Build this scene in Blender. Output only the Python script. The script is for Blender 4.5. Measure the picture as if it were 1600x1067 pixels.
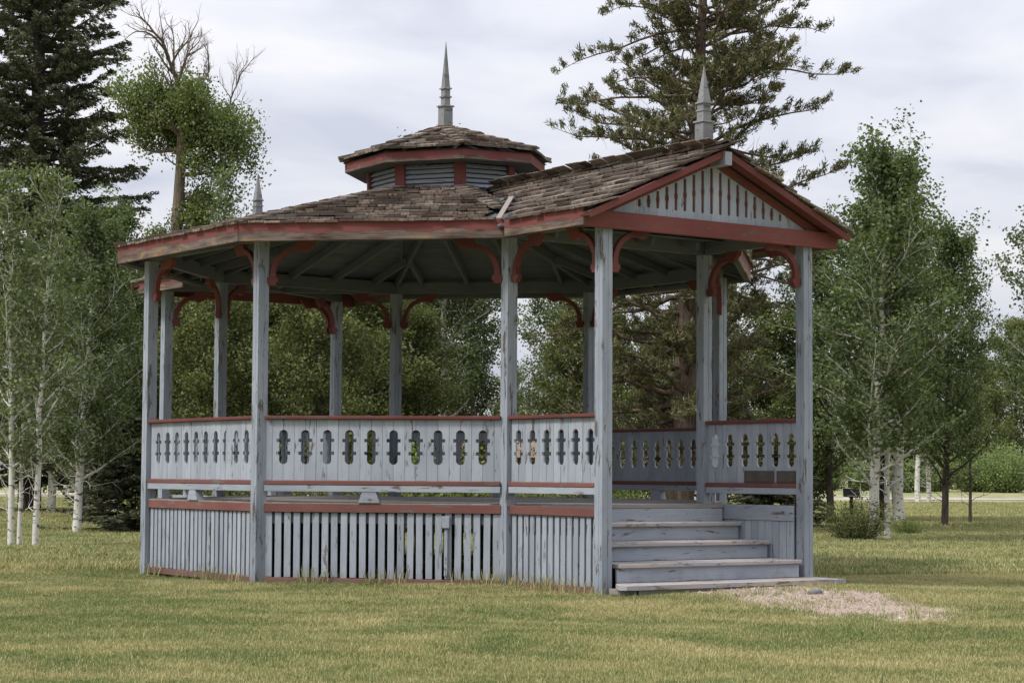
import bpy, bmesh, math, random
import numpy as np
from mathutils import Vector, Matrix
random.seed(7); rng = np.random.default_rng(7)
scene = bpy.context.scene; COL = scene.collection
R = math.radians
for o in list(bpy.data.objects): bpy.data.objects.remove(o)

# ------------------------------------------------------------------ camera
F_PX = 3206.75; PITCH = 0.0644; YAW = 0.0329; CAM_Y = -22.656; CAM_Z = 0.2849; ROLL = -0.0063
cd = bpy.data.cameras.new('camera'); cam = bpy.data.objects.new('camera', cd); COL.objects.link(cam)
cd.sensor_fit = 'HORIZONTAL'; cd.sensor_width = 36; cd.lens = F_PX/1600*36; cd.clip_start = .1; cd.clip_end = 2000
cam.matrix_world = Matrix.Translation((0, CAM_Y, CAM_Z)) @ Matrix.Rotation(-YAW, 4, 'Z') @ Matrix.Rotation(R(90)+PITCH, 4, 'X') @ Matrix.Rotation(-ROLL, 4, 'Z')
scene.camera = cam

# ------------------------------------------------------------------ sky, sun, exposure
SUN_EL, SUN_AZ = R(50), R(-60)          # azimuth from behind the camera: light comes from front left
sun_from = Vector((math.sin(SUN_AZ)*math.cos(SUN_EL), -math.cos(SUN_AZ)*math.cos(SUN_EL), math.sin(SUN_EL)))
world = bpy.data.worlds.new('World'); scene.world = world; world.use_nodes = True
wn, wl = world.node_tree.nodes, world.node_tree.links; wn.clear()
out = wn.new('ShaderNodeOutputWorld')
sky = wn.new('ShaderNodeTexSky'); sky.sky_type = 'NISHITA'; sky.sun_disc = False
sky.sun_elevation = SUN_EL; sky.sun_rotation = math.atan2(sun_from.x, sun_from.y); sky.air_density = 1.0; sky.dust_density = 2.0
bg1 = wn.new('ShaderNodeBackground'); bg1.inputs['Strength'].default_value = .1; wl.new(sky.outputs[0], bg1.inputs['Color'])
tc = wn.new('ShaderNodeTexCoord'); sx = wn.new('ShaderNodeSeparateXYZ'); wl.new(tc.outputs['Generated'], sx.inputs[0])
def M_(op, a, b=None, c=None, nt=(wn, wl)):
    n = nt[0].new('ShaderNodeMath'); n.operation = op
    for i, v in enumerate((a, b, c)):
        if v is None: continue
        if isinstance(v, (int, float)): n.inputs[i].default_value = v
        else: nt[1].new(v, n.inputs[i])
    return n.outputs[0]
den = M_('ADD', M_('MAXIMUM', sx.outputs['Z'], 0.0), .22)
cx = wn.new('ShaderNodeCombineXYZ'); wl.new(M_('DIVIDE', sx.outputs['X'], den), cx.inputs[0]); wl.new(M_('DIVIDE', sx.outputs['Y'], den), cx.inputs[1])
mp = wn.new('ShaderNodeMapping'); mp.inputs['Scale'].default_value = (1.6, 1.7, 1); mp.inputs['Location'].default_value = (3.1, .55, 0); mp.inputs['Rotation'].default_value = (0, 0, .12); wl.new(cx.outputs[0], mp.inputs[0])
nz = wn.new('ShaderNodeTexNoise'); nz.inputs['Scale'].default_value = 1.7; nz.inputs['Detail'].default_value = 5; nz.inputs['Roughness'].default_value = .5; nz.inputs['Distortion'].default_value = .4
wl.new(mp.outputs[0], nz.inputs['Vector'])
cr = wn.new('ShaderNodeValToRGB'); wl.new(nz.outputs['Fac'], cr.inputs[0])
cr.color_ramp.elements[0].position = .34; cr.color_ramp.elements[0].color = (.555, .58, .68, 1)
cr.color_ramp.elements[1].position = .64; cr.color_ramp.elements[1].color = (.80, .795, .83, 1)
e = cr.color_ramp.elements.new(.50); e.color = (.70, .715, .785, 1)
bg2 = wn.new('ShaderNodeBackground'); wl.new(cr.outputs[0], bg2.inputs['Color']); wl.new(M_('MULTIPLY', M_('ADD', M_('MULTIPLY', M_('MAXIMUM', sx.outputs['Z'], 0.0), 1.5), 1.0), .83), bg2.inputs['Strength'])      # overcast sky, brighter overhead
mixw = wn.new('ShaderNodeMixShader'); mixw.inputs[0].default_value = .93
wl.new(bg1.outputs[0], mixw.inputs[1]); wl.new(bg2.outputs[0], mixw.inputs[2]); wl.new(mixw.outputs[0], out.inputs['Surface'])
sd = bpy.data.lights.new('sun', 'SUN'); sd.energy = 2.6; sd.angle = R(12); sd.color = (1, .96, .9)
so = bpy.data.objects.new('sun', sd); COL.objects.link(so); so.location = (0, 0, 30); so.rotation_euler = sun_from.to_track_quat('Z', 'Y').to_euler()
vs = scene.view_settings; vs.view_transform = 'Standard'; vs.look = 'None'; vs.exposure = .22; vs.gamma = 1; vs.use_curve_mapping = False
scene.cycles.max_bounces = 6; scene.cycles.diffuse_bounces = 3; scene.cycles.glossy_bounces = 2; scene.cycles.transmission_bounces = 3; scene.cycles.transparent_max_bounces = 4

# ------------------------------------------------------------------ materials
class NT:
    def __init__(s, name, rough=.8, spec=.25):
        s.m = bpy.data.materials.new(name); s.m.use_nodes = True
        s.n, s.l = s.m.node_tree.nodes, s.m.node_tree.links
        s.b = s.n['Principled BSDF']; s.b.inputs['Roughness'].default_value = rough; s.b.inputs['Specular IOR Level'].default_value = spec
        s.out = s.n['Material Output']
    def node(s, t, **k):
        n = s.n.new(t)
        for a, v in k.items(): setattr(n, a, v)
        return n
    def math(s, op, a, b=None, c=None): return M_(op, a, b, c, (s.n, s.l))
    def noise(s, vec, scale, detail=4, rough=.55, dist=0.0, sc=(1, 1, 1)):
        m = s.node('ShaderNodeMapping'); m.inputs['Scale'].default_value = sc; s.l.new(vec, m.inputs[0])
        n = s.node('ShaderNodeTexNoise'); n.inputs['Scale'].default_value = scale; n.inputs['Detail'].default_value = detail
        n.inputs['Roughness'].default_value = rough; n.inputs['Distortion'].default_value = dist; s.l.new(m.outputs[0], n.inputs['Vector']); return n.outputs['Fac']
    def ramp(s, fac, stops):
        r = s.node('ShaderNodeValToRGB'); s.l.new(fac, r.inputs[0]); el = r.color_ramp.elements
        while len(el) < len(stops): el.new(.5)
        for e_, (p_, c_) in zip(el, stops):
            e_.position = p_; e_.color = (c_, c_, c_, 1) if isinstance(c_, (int, float)) else (*c_, 1)
        return r.outputs[0]
    def mix(s, fac, a, b, bt='MIX'):
        n = s.node('ShaderNodeMix', data_type='RGBA', blend_type=bt)
        for i, v in ((0, fac), (6, a), (7, b)):
            if isinstance(v, (int, float)): n.inputs[i].default_value = v
            elif isinstance(v, tuple): n.inputs[i].default_value = (*v, 1)
            else: s.l.new(v, n.inputs[i])
        return n.outputs[2]
    def objvec(s):
        t = s.node('ShaderNodeTexCoord'); o = s.node('ShaderNodeObjectInfo')
        a = s.node('ShaderNodeVectorMath', operation='ADD'); s.l.new(t.outputs['Object'], a.inputs[0])
        c = s.node('ShaderNodeCombineXYZ'); m = s.math('MULTIPLY', o.outputs['Random'], 57.0)
        s.l.new(m, c.inputs[0]); s.l.new(m, c.inputs[1]); s.l.new(c.outputs[0], a.inputs[1])
        s.rand = o.outputs['Random']; s.obj = t.outputs['Object']; return a.outputs[0]
    def bump(s, h, strength=.3, dist=.01):
        b = s.node('ShaderNodeBump'); b.inputs['Strength'].default_value = strength; b.inputs['Distance'].default_value = dist
        s.l.new(h, b.inputs['Height']); s.l.new(b.outputs[0], s.b.inputs['Normal'])
    def color(s, c): s.l.new(c, s.b.inputs['Base Color'])

def painted(name, c1, c2, bare, wear=.62, vary=.12, rough=.75, dirt=True):
    s = NT(name, rough); v = s.objvec()
    big = s.noise(v, 2.2, 3, sc=(.6, 1, 1)); c = s.mix(s.ramp(big, [(.35, 0), (.65, 1)]), c1, c2)
    streak = s.noise(v, 9, 5, .65, sc=(.5, 9, 9)); c = s.mix(s.math('MULTIPLY', s.ramp(streak, [(.5, 0), (.72, 1)]), .45), c, tuple(x*.62 for x in c1))
    g = s.node('ShaderNodeNewGeometry')
    w = s.noise(v, 7, 6, .72, .4, sc=(.5, 2.4, 2.4)); wm = s.ramp(w, [(wear, 0), (wear+.035, 1)])
    bcol = s.mix(streak, tuple(x*.6 for x in bare), tuple(x*1.35 for x in bare)); c = s.mix(wm, c, bcol)
    if dirt:
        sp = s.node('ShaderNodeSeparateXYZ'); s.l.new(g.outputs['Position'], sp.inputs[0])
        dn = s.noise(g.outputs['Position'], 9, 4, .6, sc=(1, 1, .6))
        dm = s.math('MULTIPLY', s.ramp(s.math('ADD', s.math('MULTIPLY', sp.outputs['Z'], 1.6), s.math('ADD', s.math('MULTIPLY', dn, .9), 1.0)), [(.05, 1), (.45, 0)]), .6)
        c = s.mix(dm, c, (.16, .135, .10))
    hs = s.node('ShaderNodeHueSaturation'); s.l.new(c, hs.inputs['Color'])
    s.l.new(s.math('ADD', s.math('MULTIPLY', s.rand, vary*2), 1-vary), hs.inputs['Value']); s.color(hs.outputs[0])
    s.bump(s.math('SUBTRACT', s.math('MULTIPLY', streak, .6), s.math('MULTIPLY', wm, .8)), .45, .004); return s.m
MB = painted('blue_grey_paint', (.262, .292, .338), (.34, .37, .415), (.13, .11, .10), .60, .09)
MPO = painted('post_paint', (.215, .243, .285), (.30, .33, .375), (.115, .10, .09), .575, .08)
MBD = painted('blue_grey_paint_shaded', (.085, .096, .10), (.115, .125, .128), (.07, .065, .06), .66, .10, dirt=False)  # darkened copy of the blue grey paint, inside shade put into its colour
MR = painted('red_paint', (.120, .034, .031), (.158, .050, .044), (.10, .075, .06), .585, .12)
MRL = painted('red_paint_faded', (.145, .058, .050), (.185, .086, .073), (.15, .12, .10), .585, .08)
MW = painted('bare_weathered_wood', (.19, .18, .17), (.29, .27, .25), (.12, .10, .085), .63, .12, dirt=False)
MSP = painted('grey_finial_wood', (.165, .168, .175), (.235, .238, .245), (.10, .095, .09), .58, .08, dirt=False)
MT = painted('tread_wood', (.42, .37, .33), (.33, .33, .35), (.20, .16, .13), .56, .06, dirt=False)

def fascia_mat(name, edge, flip=1, w=.19):
    s = NT(name, .8); v = s.objvec()
    sp = s.node('ShaderNodeSeparateXYZ'); s.l.new(s.obj, sp.inputs[0])
    n1 = s.noise(v, 2.5, 6, .62, sc=(1, 2.5, 2.5)); wob = s.math('MULTIPLY', s.math('SUBTRACT', n1, .5), .16)
    t = s.math('ADD', s.math('MULTIPLY', sp.outputs['Y'], flip), wob)
    m = s.ramp(s.math('ADD', s.math('MULTIPLY', t, 4.0), .5), [(edge, 1), (edge+.03, 0)])
    st = s.noise(v, 6, 6, .7, .6, sc=(.35, 9, 9)); red = s.mix(s.noise(v, 5, 4), (.145, .040, .040), (.185, .060, .055))
    raw = s.ramp(s.noise(v, 3.1, 5, .6, .8, sc=(.6, 3, 3)), [(.30, (.030, .022, .018)), (.44, (.095, .055, .04)), (.54, (.12, .10, .088)), (.64, (.27, .145, .065)), (.72, (.10, .075, .062))])
    raw = s.mix(s.math('MULTIPLY', s.ramp(st, [(.45, 0), (.65, 1)]), .6), raw, (.17, .155, .145))
    c = s.mix(m, red, raw); sp2 = s.ramp(s.noise(v, 11, 5, .7, sc=(.6, 2, 2)), [(.56, 0), (.60, 1)]); c = s.mix(s.math('MULTIPLY', sp2, .8), c, (.11, .06, .045))
    s.color(c); s.bump(s.math('SUBTRACT', s.math('MULTIPLY', st, .5), s.math('MULTIPLY', m, .7)), .5, .004); return s.m
MF = fascia_mat('peeling_fascia', .46); MF2 = fascia_mat('peeling_fascia_worn', .50); MF3 = fascia_mat('lantern_fascia_worn', .40)

def shake():
    s = NT('cedar_shakes', .92, .12); v = s.objvec(); g = s.node('ShaderNodeNewGeometry')
    r = s.math('FRACT', s.math('ADD', g.outputs['Random Per Island'], s.math('MULTIPLY', s.rand, 7.31)))
    base = s.ramp(r, [(0, (.045, .033, .026)), (.3, (.105, .078, .060)), (.6, (.175, .135, .108)), (.85, (.25, .20, .16)), (1, (.36, .30, .25))])
    st = s.noise(g.outputs['Position'], 30, 5, .7, sc=(1, 1, .5)); c = s.mix(s.ramp(st, [(.42, 0), (.65, 1)]), base, (.065, .048, .04))
    b2 = s.noise(g.outputs['Position'], 2.3, 3); c = s.mix(s.math('MULTIPLY', s.ramp(b2, [(.45, 0), (.7, 1)]), .35), c, (.26, .245, .22))
    mo = s.noise(g.outputs['Position'], 6, 4, .7); c = s.mix(s.math('MULTIPLY', s.ramp(mo, [(.60, 0), (.72, 1)]), .45), c, (.08, .09, .035))
    s.color(c); s.bump(st, .6, .006); return s.m
MS = shake()
def plain(name, c, rough=.7, spec=.3, metal=0.0, var=0.0):
    s = NT(name, rough, spec); v = s.objvec(); s.color(s.mix(s.noise(v, 14, 4), tuple(x*.75 for x in c), tuple(min(1, x*1.2) for x in c))); s.b.inputs['Metallic'].default_value = metal; return s.m
MBR = plain('dark_bronze', (.055, .045, .035), .45, .5); MBL = plain('bronze_lettering', (.14, .12, .095), .4, .5)
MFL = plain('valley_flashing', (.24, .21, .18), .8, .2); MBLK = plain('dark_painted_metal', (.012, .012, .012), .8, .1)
MLOG = plain('log_wood', (.28, .20, .13), .9); MCAB = plain('cabin_wood', (.20, .13, .09), .9); MCONC = plain('pale_trim', (.55, .54, .52), .8)

def leaf_mat(name, stops, trans=.35, rough=.55, spec=.3):
    s = NT(name, rough, spec); g = s.node('ShaderNodeNewGeometry'); o = s.node('ShaderNodeObjectInfo')
    c = s.ramp(g.outputs['Random Per Island'], stops)
    cl = s.noise(g.outputs['Position'], 1.3, 3); hs = s.node('ShaderNodeHueSaturation'); s.l.new(c, hs.inputs['Color'])
    s.l.new(s.math('ADD', s.math('MULTIPLY', s.math('ADD', cl, s.math('MULTIPLY', o.outputs['Random'], .35)), .75), .5), hs.inputs['Value'])
    s.color(hs.outputs[0])
    tr = s.node('ShaderNodeBsdfTranslucent'); s.l.new(s.mix(1.0, hs.outputs[0], (1.25, 1.3, .55), 'MULTIPLY'), tr.inputs[0])
    mx = s.node('ShaderNodeMixShader'); mx.inputs[0].default_value = trans; s.l.new(s.b.outputs[0], mx.inputs[1]); s.l.new(tr.outputs[0], mx.inputs[2]); s.l.new(mx.outputs[0], s.out.inputs[0]); return s.m
LF_ASPEN = leaf_mat('aspen_leaves', [(0, (.046, .072, .028)), (.5, (.085, .118, .046)), (1, (.165, .19, .088))])
LF_PALE = leaf_mat('pale_aspen_leaves', [(0, (.078, .108, .046)), (.5, (.125, .16, .072)), (1, (.20, .225, .12))])
LF_DARK = leaf_mat('thicket_leaves', [(0, (.062, .080, .028)), (.5, (.115, .138, .048)), (1, (.20, .215, .082))])
LF_LIME = leaf_mat('bright_shrub_leaves', [(0, (0.108, 0.155, 0.041)), (.5, (0.162, 0.216, 0.061)), (1, (0.230, 0.284, 0.095))])
LF_COT = leaf_mat('cottonwood_leaves', [(0, (.068, .095, .032)), (.5, (.125, .16, .054)), (1, (.20, .23, .09))])
LF_WIL = leaf_mat('willow_leaves', [(0, (0.138, 0.188, 0.062)), (1, (0.237, 0.300, 0.125))])
LF_RED = leaf_mat('rusty_leaves', [(0, (.14, .08, .06)), (1, (.24, .15, .11))])
LF_SPR = leaf_mat('spruce_needles', [(0, (.048, .060, .034)), (.6, (.098, .11, .060)), (1, (.17, .175, .095))], .12, .6)
LF_PINE = leaf_mat('fir_needles', [(0, (.055, .062, .034)), (.5, (.105, .108, .050)), (.85, (.165, .155, .068)), (1, (.22, .195, .085))], .15, .6)

def bark_white():
    s = NT('aspen_bark', .8, .2); g = s.node('ShaderNodeNewGeometry'); p = g.outputs['Position']
    b = s.noise(p, 7, 5, .65, .3, sc=(1, 1, 2.6)); m = s.ramp(b, [(.56, 0), (.60, 1)])
    sp = s.node('ShaderNodeSeparateXYZ'); s.l.new(p, sp.inputs[0])
    c = s.mix(s.noise(p, 3, 4), (.46, .45, .40), (.68, .66, .60)); c = s.mix(s.math('MULTIPLY', m, .9), c, (.045, .04, .035))
    lo = s.ramp(s.math('ADD', s.math('ADD', s.math('MULTIPLY', sp.outputs['Z'], 1.0), .95), s.math('MULTIPLY', s.noise(p, 12, 4), .45)), [(.28, 1), (.42, 0)])
    c = s.mix(s.math('MULTIPLY', lo, .85), c, (.06, .052, .045)); s.color(c); s.bump(b, .4, .01); return s.m
def bark(name, c1, c2):
    s = NT(name, .95, .1); g = s.node('ShaderNodeNewGeometry'); p = g.outputs['Position']
    b = s.noise(p, 9, 5, .7, .4, sc=(2.6, 2.6, .35)); s.color(s.mix(s.ramp(b, [(.35, 0), (.65, 1)]), c1, c2)); s.bump(b, .8, .03); return s.m
BK_W = bark_white(); BK_B = bark('brown_bark', (.07, .05, .04), (.22, .165, .13)); BK_D = bark('dark_bark', (.035, .028, .024), (.10, .085, .07)); BK_G = bark('dead_grey_bark', (.13, .115, .10), (.28, .26, .235))
BK_C = bark('cottonwood_bark', (.085, .065, .05), (.24, .19, .15))

# lawn colour by world position, shared by soil sheet and blades
def lawn_mat(name, blade):
    s = NT(name, .85, .15); g = s.node('ShaderNodeNewGeometry'); p = g.outputs['Position']
    n1 = s.noise(p, .95, 5, .68, .9, sc=(.55, .8, 0)); n2 = s.noise(p, 3.2, 4, .65, sc=(.5, 1.2, 0)); n3 = s.noise(p, .13, 3, .5, sc=(.5, 1.3, 0))
    f = s.math('ADD', s.math('ADD', s.math('MULTIPLY', n1, .85), s.math('MULTIPLY', n2, .35)), s.math('SUBTRACT', s.math('MULTIPLY', n3, .3), .20))
    sp = s.node('ShaderNodeSeparateXYZ'); s.l.new(p, sp.inputs[0])
    near = s.ramp(s.math('MULTIPLY', s.math('ADD', sp.outputs['Y'], 14.0), .025), [(0, .045), (.40, .0), (.60, -.03) if False else (.6, 0.0)])
    f = s.math('ADD', f, near)
    dry = s.ramp(f, [(.46, 0), (.64, 1)])
    if blade:
        r = s.node('ShaderNodeObjectInfo').outputs['Random'] if False else g.outputs['Random Per Island']
        gr = s.ramp(r, [(0, (0.088, 0.131, 0.040)), (.5, (0.135, 0.185, 0.060)), (1, (0.213, 0.256, 0.099))]); st = s.ramp(r, [(0, (0.270, 0.234, 0.106)), (.5, (0.412, 0.355, 0.177)), (1, (0.596, 0.525, 0.298))])
        f2 = s.ramp(s.math('ADD', f, s.math('MULTIPLY', s.math('SUBTRACT', s.math('FRACT', s.math('MULTIPLY', r, 17.3)), .5), .30)), [(.46, 0), (.64, 1)])
        c = s.mix(f2, gr, st)
    else:
        n4 = s.noise(p, 26, 4, .7); gr = s.mix(n4, (0.106, 0.142, 0.050), (0.199, 0.234, 0.085)); st = s.mix(n4, (0.241, 0.213, 0.106), (0.483, 0.426, 0.241)); c = s.mix(dry, gr, st)
        gx = s.math('SUBTRACT', sp.outputs['X'], 3.05); gy = s.math('ADD', sp.outputs['Y'], 4.95)
        u = s.math('ADD', s.math('MULTIPLY', gx, .34), s.math('MULTIPLY', gy, -.94)); w_ = s.math('ADD', s.math('MULTIPLY', gx, .94), s.math('MULTIPLY', gy, .34))
        dd = s.math('SQRT', s.math('ADD', s.math('POWER', s.math('ABSOLUTE', s.math('DIVIDE', u, 2.3)), 2.0), s.math('POWER', s.math('ABSOLUTE', s.math('DIVIDE', w_, .78)), 2.0)))
        dd = s.math('ADD', dd, s.math('MULTIPLY', s.math('SUBTRACT', s.noise(p, 2.6, 5, .72), .5), 1.7))
        gm = s.ramp(dd, [(.80, 1), (1.05, 0)]); gc = s.ramp(s.noise(p, 45, 5, .8), [(.3, (.20, .15, .11)), (.5, (.38, .30, .235)), (.7, (.52, .43, .34))]); c = s.mix(gm, c, gc)
        rad_ = s.math('SQRT', s.math('ADD', s.math('MULTIPLY', sp.outputs['X'], sp.outputs['X']), s.math('MULTIPLY', sp.outputs['Y'], sp.outputs['Y'])))
        c = s.mix(s.ramp(s.math('ADD', s.math('MULTIPLY', rad_, .1), s.math('MULTIPLY', s.math('SUBTRACT', n2, .5), .03)), [(.312, 1), (.342, 0)]), c, (.085, .066, .048))      # bare earth under the deck
        s.bump(n4, .6, .02)
    s.color(c if not blade else s.mix(1.0, c, (.93, .95, .88), 'MULTIPLY'))
    if blade:
        tr = s.node('ShaderNodeBsdfTranslucent'); s.l.new(c, tr.inputs[0]); mx = s.node('ShaderNodeMixShader'); mx.inputs[0].default_value = .25
        s.l.new(s.b.outputs[0], mx.inputs[1]); s.l.new(tr.outputs[0], mx.inputs[2]); s.l.new(mx.outputs[0], s.out.inputs[0])
    return s.m
M_LAWN = lawn_mat('lawn_soil', False); M_BLADE = lawn_mat('grass_blades', True)
def road_mat():
    s = NT('gravel_road', .9); g = s.node('ShaderNodeNewGeometry'); s.color(s.ramp(s.noise(g.outputs['Position'], 3, 6, .7), [(.3, (.30, .26, .23)), (.7, (.46, .41, .37))])); return s.m
M_ROAD = road_mat(); M_PEB = None
M_KERB = plain('kerb_concrete', (.55, .52, .48), .9)

# ------------------------------------------------------------------ object helpers
def tag(o, label=None, cat=None, group=None, kind=None):
    if label: o['label'] = label
    if cat: o['category'] = cat
    if group: o['group'] = group
    if kind: o['kind'] = kind
    return o
def link(name, me, parent=None, mw=None):
    o = bpy.data.objects.new(name, me); COL.objects.link(o)
    if parent is not None:
        o.parent = parent
        if parent.name not in WORLD_INV: WORLD_INV[parent.name] = PW[parent.name].inverted()
        o.matrix_parent_inverse = WORLD_INV[parent.name]
    if mw is not None: o.matrix_basis = mw
    PW[o.name] = mw.copy() if mw is not None else Matrix()
    return o
WORLD_INV = {}; PW = {}
def empty(name, loc, rz=0):
    o = link(name, None, None, Matrix.Translation(loc) @ Matrix.Rotation(rz, 4, 'Z')); o.empty_display_size = .3; return o
def frame(O, X, Y=None, Z=None):
    X = Vector(X).normalized()
    if Y is None: Z = Vector(Z).normalized(); Y = Z.cross(X).normalized()
    Y = Vector(Y); Y = (Y - X*Y.dot(X)).normalized(); Z = X.cross(Y)
    m = Matrix((X, Y, Z)).transposed().to_4x4(); m.translation = Vector(O); return m
def mesh_from(name, V, Fc, mat, smooth=False):
    me = bpy.data.meshes.new(name); me.from_pydata([tuple(v) for v in V], [], Fc); me.materials.append(mat)
    if smooth: me.polygons.foreach_set('use_smooth', [True]*len(me.polygons))
    me.update(); return me
_cache = {}
def box(L, W, T, mat, bev=.003):      # x 0..L, y centred, z 0..T
    k = (round(L, 3), round(W, 3), round(T, 3), mat.name, bev)
    if k in _cache: return _cache[k]
    V = [(x, y, z) for x in (0, L) for y in (-W/2, W/2) for z in (0, T)]
    Fc = [(0, 1, 3, 2), (4, 6, 7, 5), (0, 4, 5, 1), (2, 3, 7, 6), (0, 2, 6, 4), (1, 5, 7, 3)]
    me = mesh_from('board', V, Fc, mat)
    if bev:
        bm = bmesh.new(); bm.from_mesh(me); bmesh.ops.bevel(bm, geom=bm.edges[:], offset=bev, segments=1, affect='EDGES'); bm.to_mesh(me); bm.free()
    _cache[k] = me; return me
def slab(poly, T, mat, key=None):     # polygon in local xy extruded 0..T
    if key and key in _cache: return _cache[key]
    n = len(poly); V = [(x, y, 0) for x, y in poly] + [(x, y, T) for x, y in poly]
    Fc = [tuple(range(n))[::-1], tuple(range(n, 2*n))] + [(i, (i+1) % n, (i+1) % n+n, i+n) for i in range(n)]
    a = sum(poly[i][0]*poly[(i+1) % n][1]-poly[(i+1) % n][0]*poly[i][1] for i in range(n))
    if a < 0: Fc = [f[::-1] for f in Fc]
    me = mesh_from('piece', V, Fc, mat)
    if key: _cache[key] = me
    return me
def jit(a): return random.uniform(-a, a)
def board(name, P, Q, W, T, mat, parent, up=(0, 0, 1), bev=.003):
    """board from P to Q (centre line of its back face), width W along `up`, thickness T towards X x up"""
    P = Vector(P); Q = Vector(Q); return link(name, box((Q-P).length, W, T, mat, bev), parent, frame(P, Q-P, up))

# ------------------------------------------------------------------ ground
def gz(x, y):
    x = np.asarray(x, float); y = np.asarray(y, float); d = y+22.656
    z = -.80+0*x
    z = z + .03*np.exp(-(((x-3.5)/1.6)**2+((y+3.5)/1.6)**2)) - .03*np.exp(-(((x+3.1)/1.5)**2+((y+1.0)/2.)**2)) + .04*np.exp(-(((x-.4)/1.2)**2+((y+3.3)/1.)**2))
    z = z + .05*np.exp(-(((x-3.0)/1.2)**2+((y+4.7)/1.5)**2)) - .06*np.clip((y-4)/10, 0, 1) + .012*np.sin(x*1.1+.6*y)+.01*np.sin(y*1.9-x*.5)
    z = z - .05*np.clip((-5-y)/6, 0, 1) + .36*np.clip((d-70)/90, 0, 1)
    return z
def sheet(name, xs, ys, mat, dz=0.0, **kw):
    X, Y = np.meshgrid(xs, ys); Z = gz(X, Y)+dz; V = np.stack([X, Y, Z], -1).reshape(-1, 3); nx, ny = len(xs), len(ys)
    Fc = [(j*nx+i, j*nx+i+1, (j+1)*nx+i+1, (j+1)*nx+i) for j in range(ny-1) for i in range(nx-1)]
    o = link(name, mesh_from(name, V, Fc, mat, True)); return o
xs = np.concatenate([np.array([-600, -300, -150, -80, -45, -28, -20]), np.arange(-16, 16.1, .4), np.array([20, 28, 45, 80, 150, 300, 600])])
ys = np.concatenate([np.array([-200, -100, -50, -30, -22]), np.arange(-18, 20.1, .4), np.array([24, 30, 38, 46, 55, 65, 80, 100, 120, 140, 160, 200, 300, 600, 1200])])
tag(sheet('ground', xs, ys, M_LAWN), kind='structure')
tag(sheet('road', np.linspace(-70, 120, 60), np.array([70, 71.5, 73, 75, 76.5]), M_ROAD, .012), kind='structure')
tag(sheet('kerb', np.linspace(-70, 120, 60), np.array([77.6, 77.61, 78.2, 78.21]), M_KERB, .06), kind='structure')

# ------------------------------------------------------------------ bandstand geometry
TH = .1928; RP = 3.2; AP = RP*math.cos(R(22.5)); HS = RP*math.sin(R(22.5)); PD = 1.468; SD = AP+PD
def pol(r, a, z=0): return Vector((r*math.sin(a), -r*math.cos(a), z))
ANG = {'C': 0, 'B': -45, 'A': -90, 'F': -135, 'I': -180, 'J': 135, 'L': 90, 'K': 45}
P = {k: pol(RP, TH+R(v)) for k, v in ANG.items()}
AN = TH+R(22.5); NV = Vector((math.sin(AN), -math.cos(AN), 0)); TV = Vector((math.cos(AN), math.sin(AN), 0)); UP = Vector((0, 0, 1))
def st(s, t, z=0): return NV*s + TV*t + UP*z
P['D'] = st(SD, -HS); P['E'] = st(SD, HS); P['H'] = st(-SD, -HS); P['G'] = st(-SD, HS)
gaz = empty('bandstand', (0, 0, -.8))
tag(gaz, 'octagonal blue grey and red wooden bandstand with shake roof, roof lantern and entrance steps', 'bandstand')
PW_ = .112
# posts: square, with a shallow groove down each face
def post_mesh(h):
    a, g = PW_/2, .004; pts = []
    for k in range(4):
        for (u, v) in ((-a, a), (-.012, a), (-.009, a-g), (-.005, a-g), (-.002, a), (a, a)):
            c, s_ = math.cos(-k*math.pi/2), math.sin(-k*math.pi/2); pts.append((c*u-s_*v, s_*u+c*v))
    pts2 = []
    for q in pts:
        if not pts2 or (abs(q[0]-pts2[-1][0])+abs(q[1]-pts2[-1][1])) > 1e-6: pts2.append(q)
    if abs(pts2[0][0]-pts2[-1][0])+abs(pts2[0][1]-pts2[-1][1]) < 1e-6: pts2.pop()
    n = len(pts2); V = [(0, x, y) for x, y in pts2]+[(h, x, y) for x, y in pts2]
    Fc = [tuple(range(n)), tuple(range(n, 2*n))[::-1]]+[(i, i+n, (i+1) % n+n, (i+1) % n) for i in range(n)]
    me = mesh_from('post', V, Fc, MPO); bm = bmesh.new(); bm.from_mesh(me); bmesh.ops.recalc_face_normals(bm, faces=bm.faces[:]); bm.to_mesh(me); bm.free(); return me
pm = post_mesh(3.5)
for k, p in P.items():
    top = 2.53
    link('post', pm, gaz, frame(p+UP*(top-3.5)+Vector((jit(.002), jit(.002), 0)), UP+Vector((jit(.0015), jit(.0015), 0)), TV))

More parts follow.
